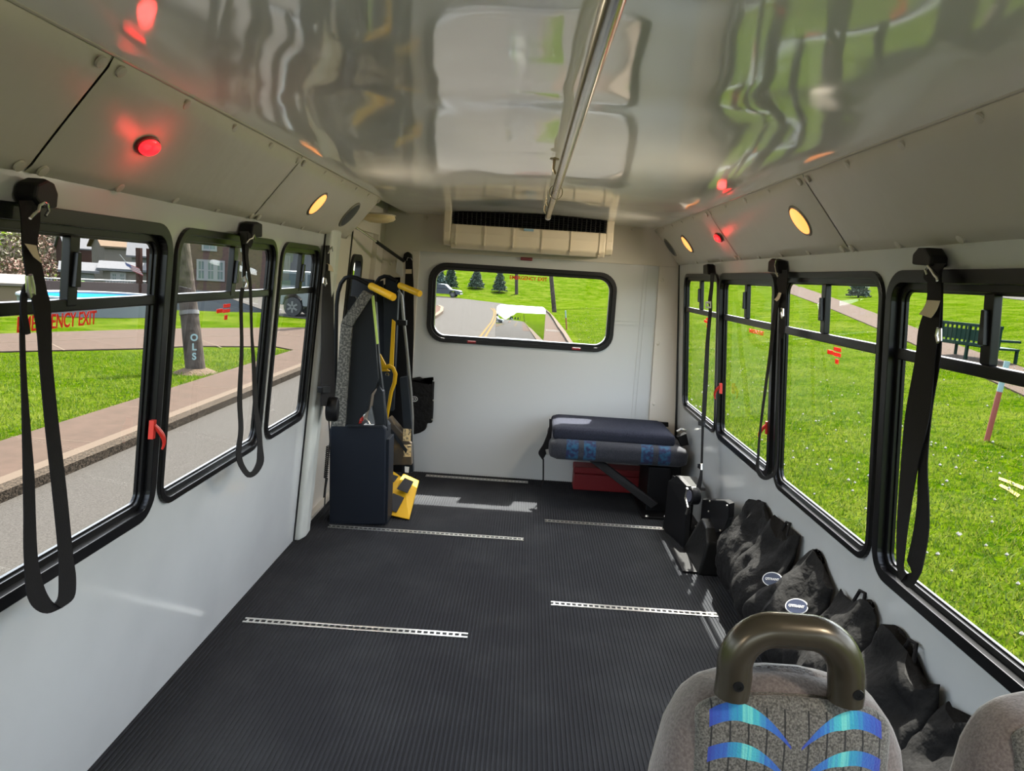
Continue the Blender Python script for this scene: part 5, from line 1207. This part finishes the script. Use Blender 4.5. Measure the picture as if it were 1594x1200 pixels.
# shed door frame
mb = MB()
for u0, u1, v0, v1 in ((-.9, .9, 1.22, 1.3), (-.9, -.82, .3, 1.25), (.82, .9, .3, 1.25), (-.03, .03, .3, 1.25)):
    mb.add([P(u, -1.6-w, v) for u in (u0, u1) for v in (v0, v1) for w in (0, .04)], [(0, 1, 3, 2), (4, 6, 7, 5), (0, 4, 5, 1), (2, 3, 7, 6), (0, 2, 6, 4), (1, 5, 7, 3)])
mb.build('door_trim', mat('shed_trim', (.13, .095, .06), .8), T)
# pool
b = CAM+ray(152, 486).normalized()*30.5; b.z = GZ
T = thing('swimming_pool', b, 'round above ground pool with bright blue water', 'pool')
MB().lathe([(2.4, .0), (2.4, .56), (2.32, .56), (2.32, .54)], b, (0, 0, 1), 48).build('wall', mat('pool_wall', (.07, .085, .09), .6), T, True)
MB().lathe([(2.33, .545), (2.2, .547)], b, (0, 0, 1), 48).build('water', mat('pool_water', (.01, .09, .22), .9, spec=.0), T)
MB().tube([b+Vector((2.38*math.cos(t), 2.38*math.sin(t), .57)) for t in [2*PI*i/48 for i in range(48)]], .07, 8, closed=True).build('rim', mat('pool_rim', (.12, .14, .16), .5), T, True)
# deck and fence behind the pool
a_, c_ = CAM+ray(66, 475).normalized()*35.5, CAM+ray(236, 470).normalized()*37
a_.z = c_.z = GZ
T = thing('pool_fence', (a_+c_)/2, 'brown fence with white railings behind the pool', 'fence')
dd = (c_-a_); nn = dd.normalized().cross(Vector((0, 0, 1)))*.05
MB().ribbon([(a_-Vector((0, 0, .8)), a_+Vector((0, 0, .86))), (c_-Vector((0, 0, .8)), c_+Vector((0, 0, .86)))], .08, nn.normalized()).build('boards', mat('fence_brown', (.05, .03, .028), .9), T)
wf = mat('fence_white', (.14, .14, .14), .6)
for k in range(36):
    if 3 < k < 20: continue
    p = a_.lerp(c_, k/35)-nn*2; MB().box((p.x-.03, p.y-.03, GZ+.3), (p.x+.03, p.y+.03, GZ+.93)).build('picket', wf, T)
p, q = a_-nn*2, c_-nn*2; MB().tube([p+Vector((0, 0, .94)), q+Vector((0, 0, .94))], .035, 6).build('top_rail', wf, T)
for k in (.88, .985):
    p = a_.lerp(c_, k); MB().box((p.x-.1, p.y-.1, GZ), (p.x+.1, p.y+.1, GZ+2.4)).build('post', rbr, T)
# flag
b = CAM+ray(206, 470).normalized()*35; b.z = GZ
T = thing('flag', b, 'striped flag on a slanting pole beyond the pool', 'flag')
MB().tube([b+Vector((.1, 0, 1.6)), b+Vector((-1.0, 0, 2.9))], .03, 6).build('pole', hwhite, T)
mb = MB(); 
for k in range(7):
    z0 = 2.25-.09*k; o0 = .09*k
    mb.add([b+Vector((-.55+o0, -.03, z0)), b+Vector((.55+o0*.6, -.03+.1, z0-.35)), b+Vector((.55+o0*.6+.05, .07, z0-.35-.09)), b+Vector((-.55+o0+.05, -.03, z0-.09))], [(0, 1, 2, 3)], k % 2)
T.scale = (.5, .5, .5); T.location.z = GZ+.62
o = mb.build('cloth', [mat('flag_red', (.20, .02, .02), .8), mat('flag_white', (.24, .24, .24), .8)], T); sm = o.modifiers.new('s', 'SOLIDIFY'); sm.thickness = .01
MB().add([b+Vector((-.57, -.05, 2.28)), b+Vector((-.1, -.01, 2.12)), b+Vector((-.02, -.01, 1.85)), b+Vector((-.42, -.05, 2.0))], [(0, 1, 2, 3)]).build('canton', mat('flag_blue', (.02, .03, .10), .8), T)
broadleaf(0, 462, 421, 30, 'round bright green shrub beside the pavilion', 77, mat('bright_leaves', (.08, .16, .02), .9), 900, 'shrub', b=(lambda v: Vector((v.x, v.y, GZ-.3)))(CAM+ray(121, 440).normalized()*38.5), sz=.12)
# ---- vehicles
def wheel(parent, c, ax, r, w):
    T = parent
    o = MB().lathe([(r*.62, -w/2), (r*.95, -w/2), (r, -w*.35), (r, w*.35), (r*.95, w/2), (r*.62, w/2)], c, ax, 28).build('wheel', mat('tyre', (.012, .012, .012), .8), T, True)
    ax = Vector(ax).normalized(); mb = MB().lathe([(r*.64, -w*.42), (r*.60, w*.42), (r*.2, w*.48), (r*.12, w*.52)], c, ax, 20)
    mb.build('rim', mat('rim_dark', (.06, .06, .06), .4, metal=.6), o, True)
    u = Vector((0, 0, 1)); v = ax.cross(u); mb = MB()
    for s_ in (-1, 1):
        for k in range(6):
            a = 2*PI*k/6; dv = u*math.cos(a)+v*math.sin(a); sd = ax.cross(dv)*.05*r*2
            q0 = Vector(c)+ax*(s_*w*.5); mb.prism([q0+dv*r*.1-sd, q0+dv*r*.1+sd, q0+dv*r*.6+sd, q0+dv*r*.6-sd], ax*(s_*.015))
    mb.build('spokes', mat('rim_light', (.10, .10, .10), .4, metal=.6), o)
def vehicle(kind, b, heading, paint, label, name, cat, dark=.42):
    T = thing(name, b, label, cat); ax = Vector((math.cos(heading), math.sin(heading), 0)); sd = Vector((-ax.y, ax.x, 0))
    def P(u, s_, z): return Vector(b)+ax*u+sd*s_+Vector((0, 0, z))
    if kind == 'truck':
        L_ = 5.4; body = [(-2.7, .45), (-2.7, 1.08), (-.55, 1.10), (-.55, 1.06), (1.3, 1.05), (2.45, .98), (2.7, .85), (2.7, .45), (2.15, .42), (2.1, .7), (1.9, .86), (1.6, .88), (1.32, .74), (1.25, .42), (-1.25, .42), (-1.3, .74), (-1.55, .88), (-1.85, .86), (-2.08, .7), (-2.12, .42)]
        cab = [(-.60, 1.08), (-.50, 1.62), (-.2, 1.72), (.55, 1.70), (1.30, 1.06)]; win = [[(-.38, 1.15), (-.32, 1.58), (.12, 1.62), (.12, 1.15)], [(.18, 1.15), (.18, 1.62), (.5, 1.60), (.98, 1.15)]]; wx = (1.7, -1.7); r = .38
    else:
        L_ = 4.7; body = [(-2.3, .5), (-2.3, 1.15), (-2.2, 1.2), (1.0, 1.18), (2.1, 1.10), (2.25, .95), (2.3, .5), (1.85, .45), (1.8, .75), (1.6, .92), (1.3, .92), (1.05, .75), (1.0, .45), (-1.0, .45), (-1.05, .75), (-1.3, .92), (-1.6, .92), (-1.8, .75), (-1.85, .45)]
        cab = [(-2.2, 1.18), (-2.1, 1.85), (.35, 1.85), (.85, 1.18)]; win = [[(-2.0, 1.28), (-1.9, 1.75), (-.95, 1.75), (-.95, 1.28)], [(-.85, 1.28), (-.85, 1.75), (.25, 1.75), (.6, 1.28)]]; wx = (1.43, -1.43); r = .39
    MB().prism([P(u, -.9, z) for u, z in body], sd*1.8).build('body', paint, T, bevel=.04)
    MB().prism([P(u, -.78, z) for u, z in cab], sd*1.56).build('cab', paint, T, bevel=.05)
    for w_ in win:
        for s_ in (-1, 1): MB().prism([P(u, s_*.79-.01, z) for u, z in w_], sd*.02).build('side_window', mat('car_glass', (.03, .04, .05), .1), T)
    if kind == 'truck': MB().prism([P(.62, -.7, 1.62), P(1.26, -.7, 1.10), P(1.26, .7, 1.10), P(.62, .7, 1.62)], ax*.03+Vector((0, 0, .02))).build('windscreen', mat('car_glass'), T)
    for u in wx:
        for s_ in (-1, 1): wheel(T, P(u, s_*.80, r), sd, r, .24)
    for s_ in (-1, 1):
        MB().prism([P(L_/2-.06, s_*.7-.16, .75), P(L_/2-.06, s_*.7+.16, .75), P(L_/2-.06, s_*.7+.16, .9), P(L_/2-.06, s_*.7-.16, .9)], ax*.05).build('headlamp', mat('lamp_pale', (.25, .25, .24), .3), T)
        MB().prism([P(-L_/2+.02, s_*.75-.1, .75), P(-L_/2+.02, s_*.75+.1, .75), P(-L_/2+.02, s_*.75+.1, 1.0), P(-L_/2+.02, s_*.75-.1, 1.0)], -ax*.04).build('tail_lamp', redp_m, T)
    MB().prism([P(L_/2-.05, -.88, .42), P(L_/2-.05, .88, .42), P(L_/2-.05, .88, .58), P(L_/2-.05, -.88, .58)], ax*.12).build('bumper', mat('bumper', (.12, .12, .12), .4), T, bevel=.03)
    return T
tb = Vector((*gp(687, 462), GZ+.02)); sc = (tb-CAM).dot(FW)/F
T = vehicle('truck', tb, -.10, mat('slate_paint', (.03, .04, .055), .3, metal=.3), 'slate grey pickup truck parked at the foot of the hill', 'pickup_truck', 'truck')
k = 62*sc/5.4; 
T.scale = (k, k, k)
wb = Vector((*gp(457, 492.5), GZ)); ax = Vector((math.cos(-.1), math.sin(-.1), 0))
T = vehicle('suv', wb+ax*1.43*.99+Vector((-ax.y, ax.x, 0))*.8, math.radians(-6), mat('pale_paint', (.12, .13, .14), .3), 'pale parked car seen through the rear left window', 'parked_car', 'car')
b = Vector(T.location)
# low white post in front of porch
b = CAM+ray(497, 430).normalized()*27; b.z = GZ
T = thing('white_post', b, 'tall white post at the right edge of the rear left window', 'post'); MB().box((b.x-.18, b.y-.18, GZ), (b.x+.18, b.y+.18, GZ+4.5)).build('shaft', hwhite, T, bevel=.02)

# ---- wide-angle lens sheet stuck on the rear window
def lens_mat():
    m = bpy.data.materials.new('fresnel_plastic'); m.use_nodes = True; nt = m.node_tree; nt.nodes.clear(); nd = nt.nodes.new; lk = nt.links.new
    o = nd('ShaderNodeOutputMaterial'); g = nd('ShaderNodeBsdfRefraction'); g.inputs['IOR'].default_value = 1.5; g.inputs['Roughness'].default_value = .0; g.inputs[0].default_value = (.9, .93, .95, 1)
    tc = nd('ShaderNodeTexCoord'); v = nd('ShaderNodeVectorMath'); v.operation = 'MULTIPLY'; v.inputs[1].default_value = (LK, 0, LK)
    lk(tc.outputs['Object'], v.inputs[0]); v2 = nd('ShaderNodeVectorMath'); v2.operation = 'ADD'; v2.inputs[1].default_value = (0, -1, 0); lk(v.outputs[0], v2.inputs[0])
    v3 = nd('ShaderNodeVectorMath'); v3.operation = 'NORMALIZE'; lk(v2.outputs[0], v3.inputs[0]); lk(v3.outputs[0], g.inputs['Normal']); lk(g.outputs[0], o.inputs[0])
    return m
LK = -3.1
def flat_lens():
    m = bpy.data.materials.new('lens_back'); m.use_nodes = True; nt = m.node_tree; nt.nodes.clear(); nd = nt.nodes.new
    o = nd('ShaderNodeOutputMaterial'); g = nd('ShaderNodeBsdfRefraction'); g.inputs['IOR'].default_value = 1.5; g.inputs['Roughness'].default_value = 0; nt.links.new(g.outputs[0], o.inputs[0]); return m
cx, cz0 = -.043, 1.120
loop = rrect(-.172, .172, -.122, .122, .03)
me = bpy.data.meshes.new('wide_angle_lens'); n = len(loop)
me.from_pydata([(u, 0, v) for u, v in loop]+[(u, .003, v) for u, v in loop], [], [tuple(range(n)), tuple(reversed(range(n, 2*n)))]+[(i, n+i, n+(i+1) % n, (i+1) % n) for i in range(n)])
me.materials.append(lens_mat()); me.materials.append(flat_lens())
for i, p_ in enumerate(me.polygons): p_.material_index = 0 if i == 0 else 1
bm = bmesh.new(); bm.from_mesh(me); bmesh.ops.recalc_face_normals(bm, faces=bm.faces); bm.to_mesh(me); bm.free()
o = bpy.data.objects.new('wide_angle_lens', me); COL.objects.link(o); o.location = (cx, Y1+.012, cz0)
tag(o, 'clear plastic wide angle lens sheet on the rear window', 'lens')

# groups for things that repeat
_by = {}
for o in bpy.data.objects:
    if o.parent is None and 'category' in o: _by.setdefault(o.name.split('.')[0], []).append(o)
_gn = {'dome_lamp': 'round amber dome lamps on the coves', 'hanging_strap': 'black tie-down straps hanging on the walls', 'shoulder_belt': 'shoulder belts', 'floor_track': 'aluminium tracks set in the floor', 'conifer_tree': 'conifers on the hill', 'tree': 'trees on the hillsides', 'marker_lamp': 'red oval lamps', 'ceiling_speaker': 'round speakers on the coves', 'utility_pole': 'wooden utility poles', 'marker_stake': 'marker stakes in the grass', 'passenger_seat': 'foreground passenger seats'}
for k, v in _by.items():
    if k in _gn and len(v) > 1:
        for o in v:
            if 'group' not in o: o['group'] = _gn[k]
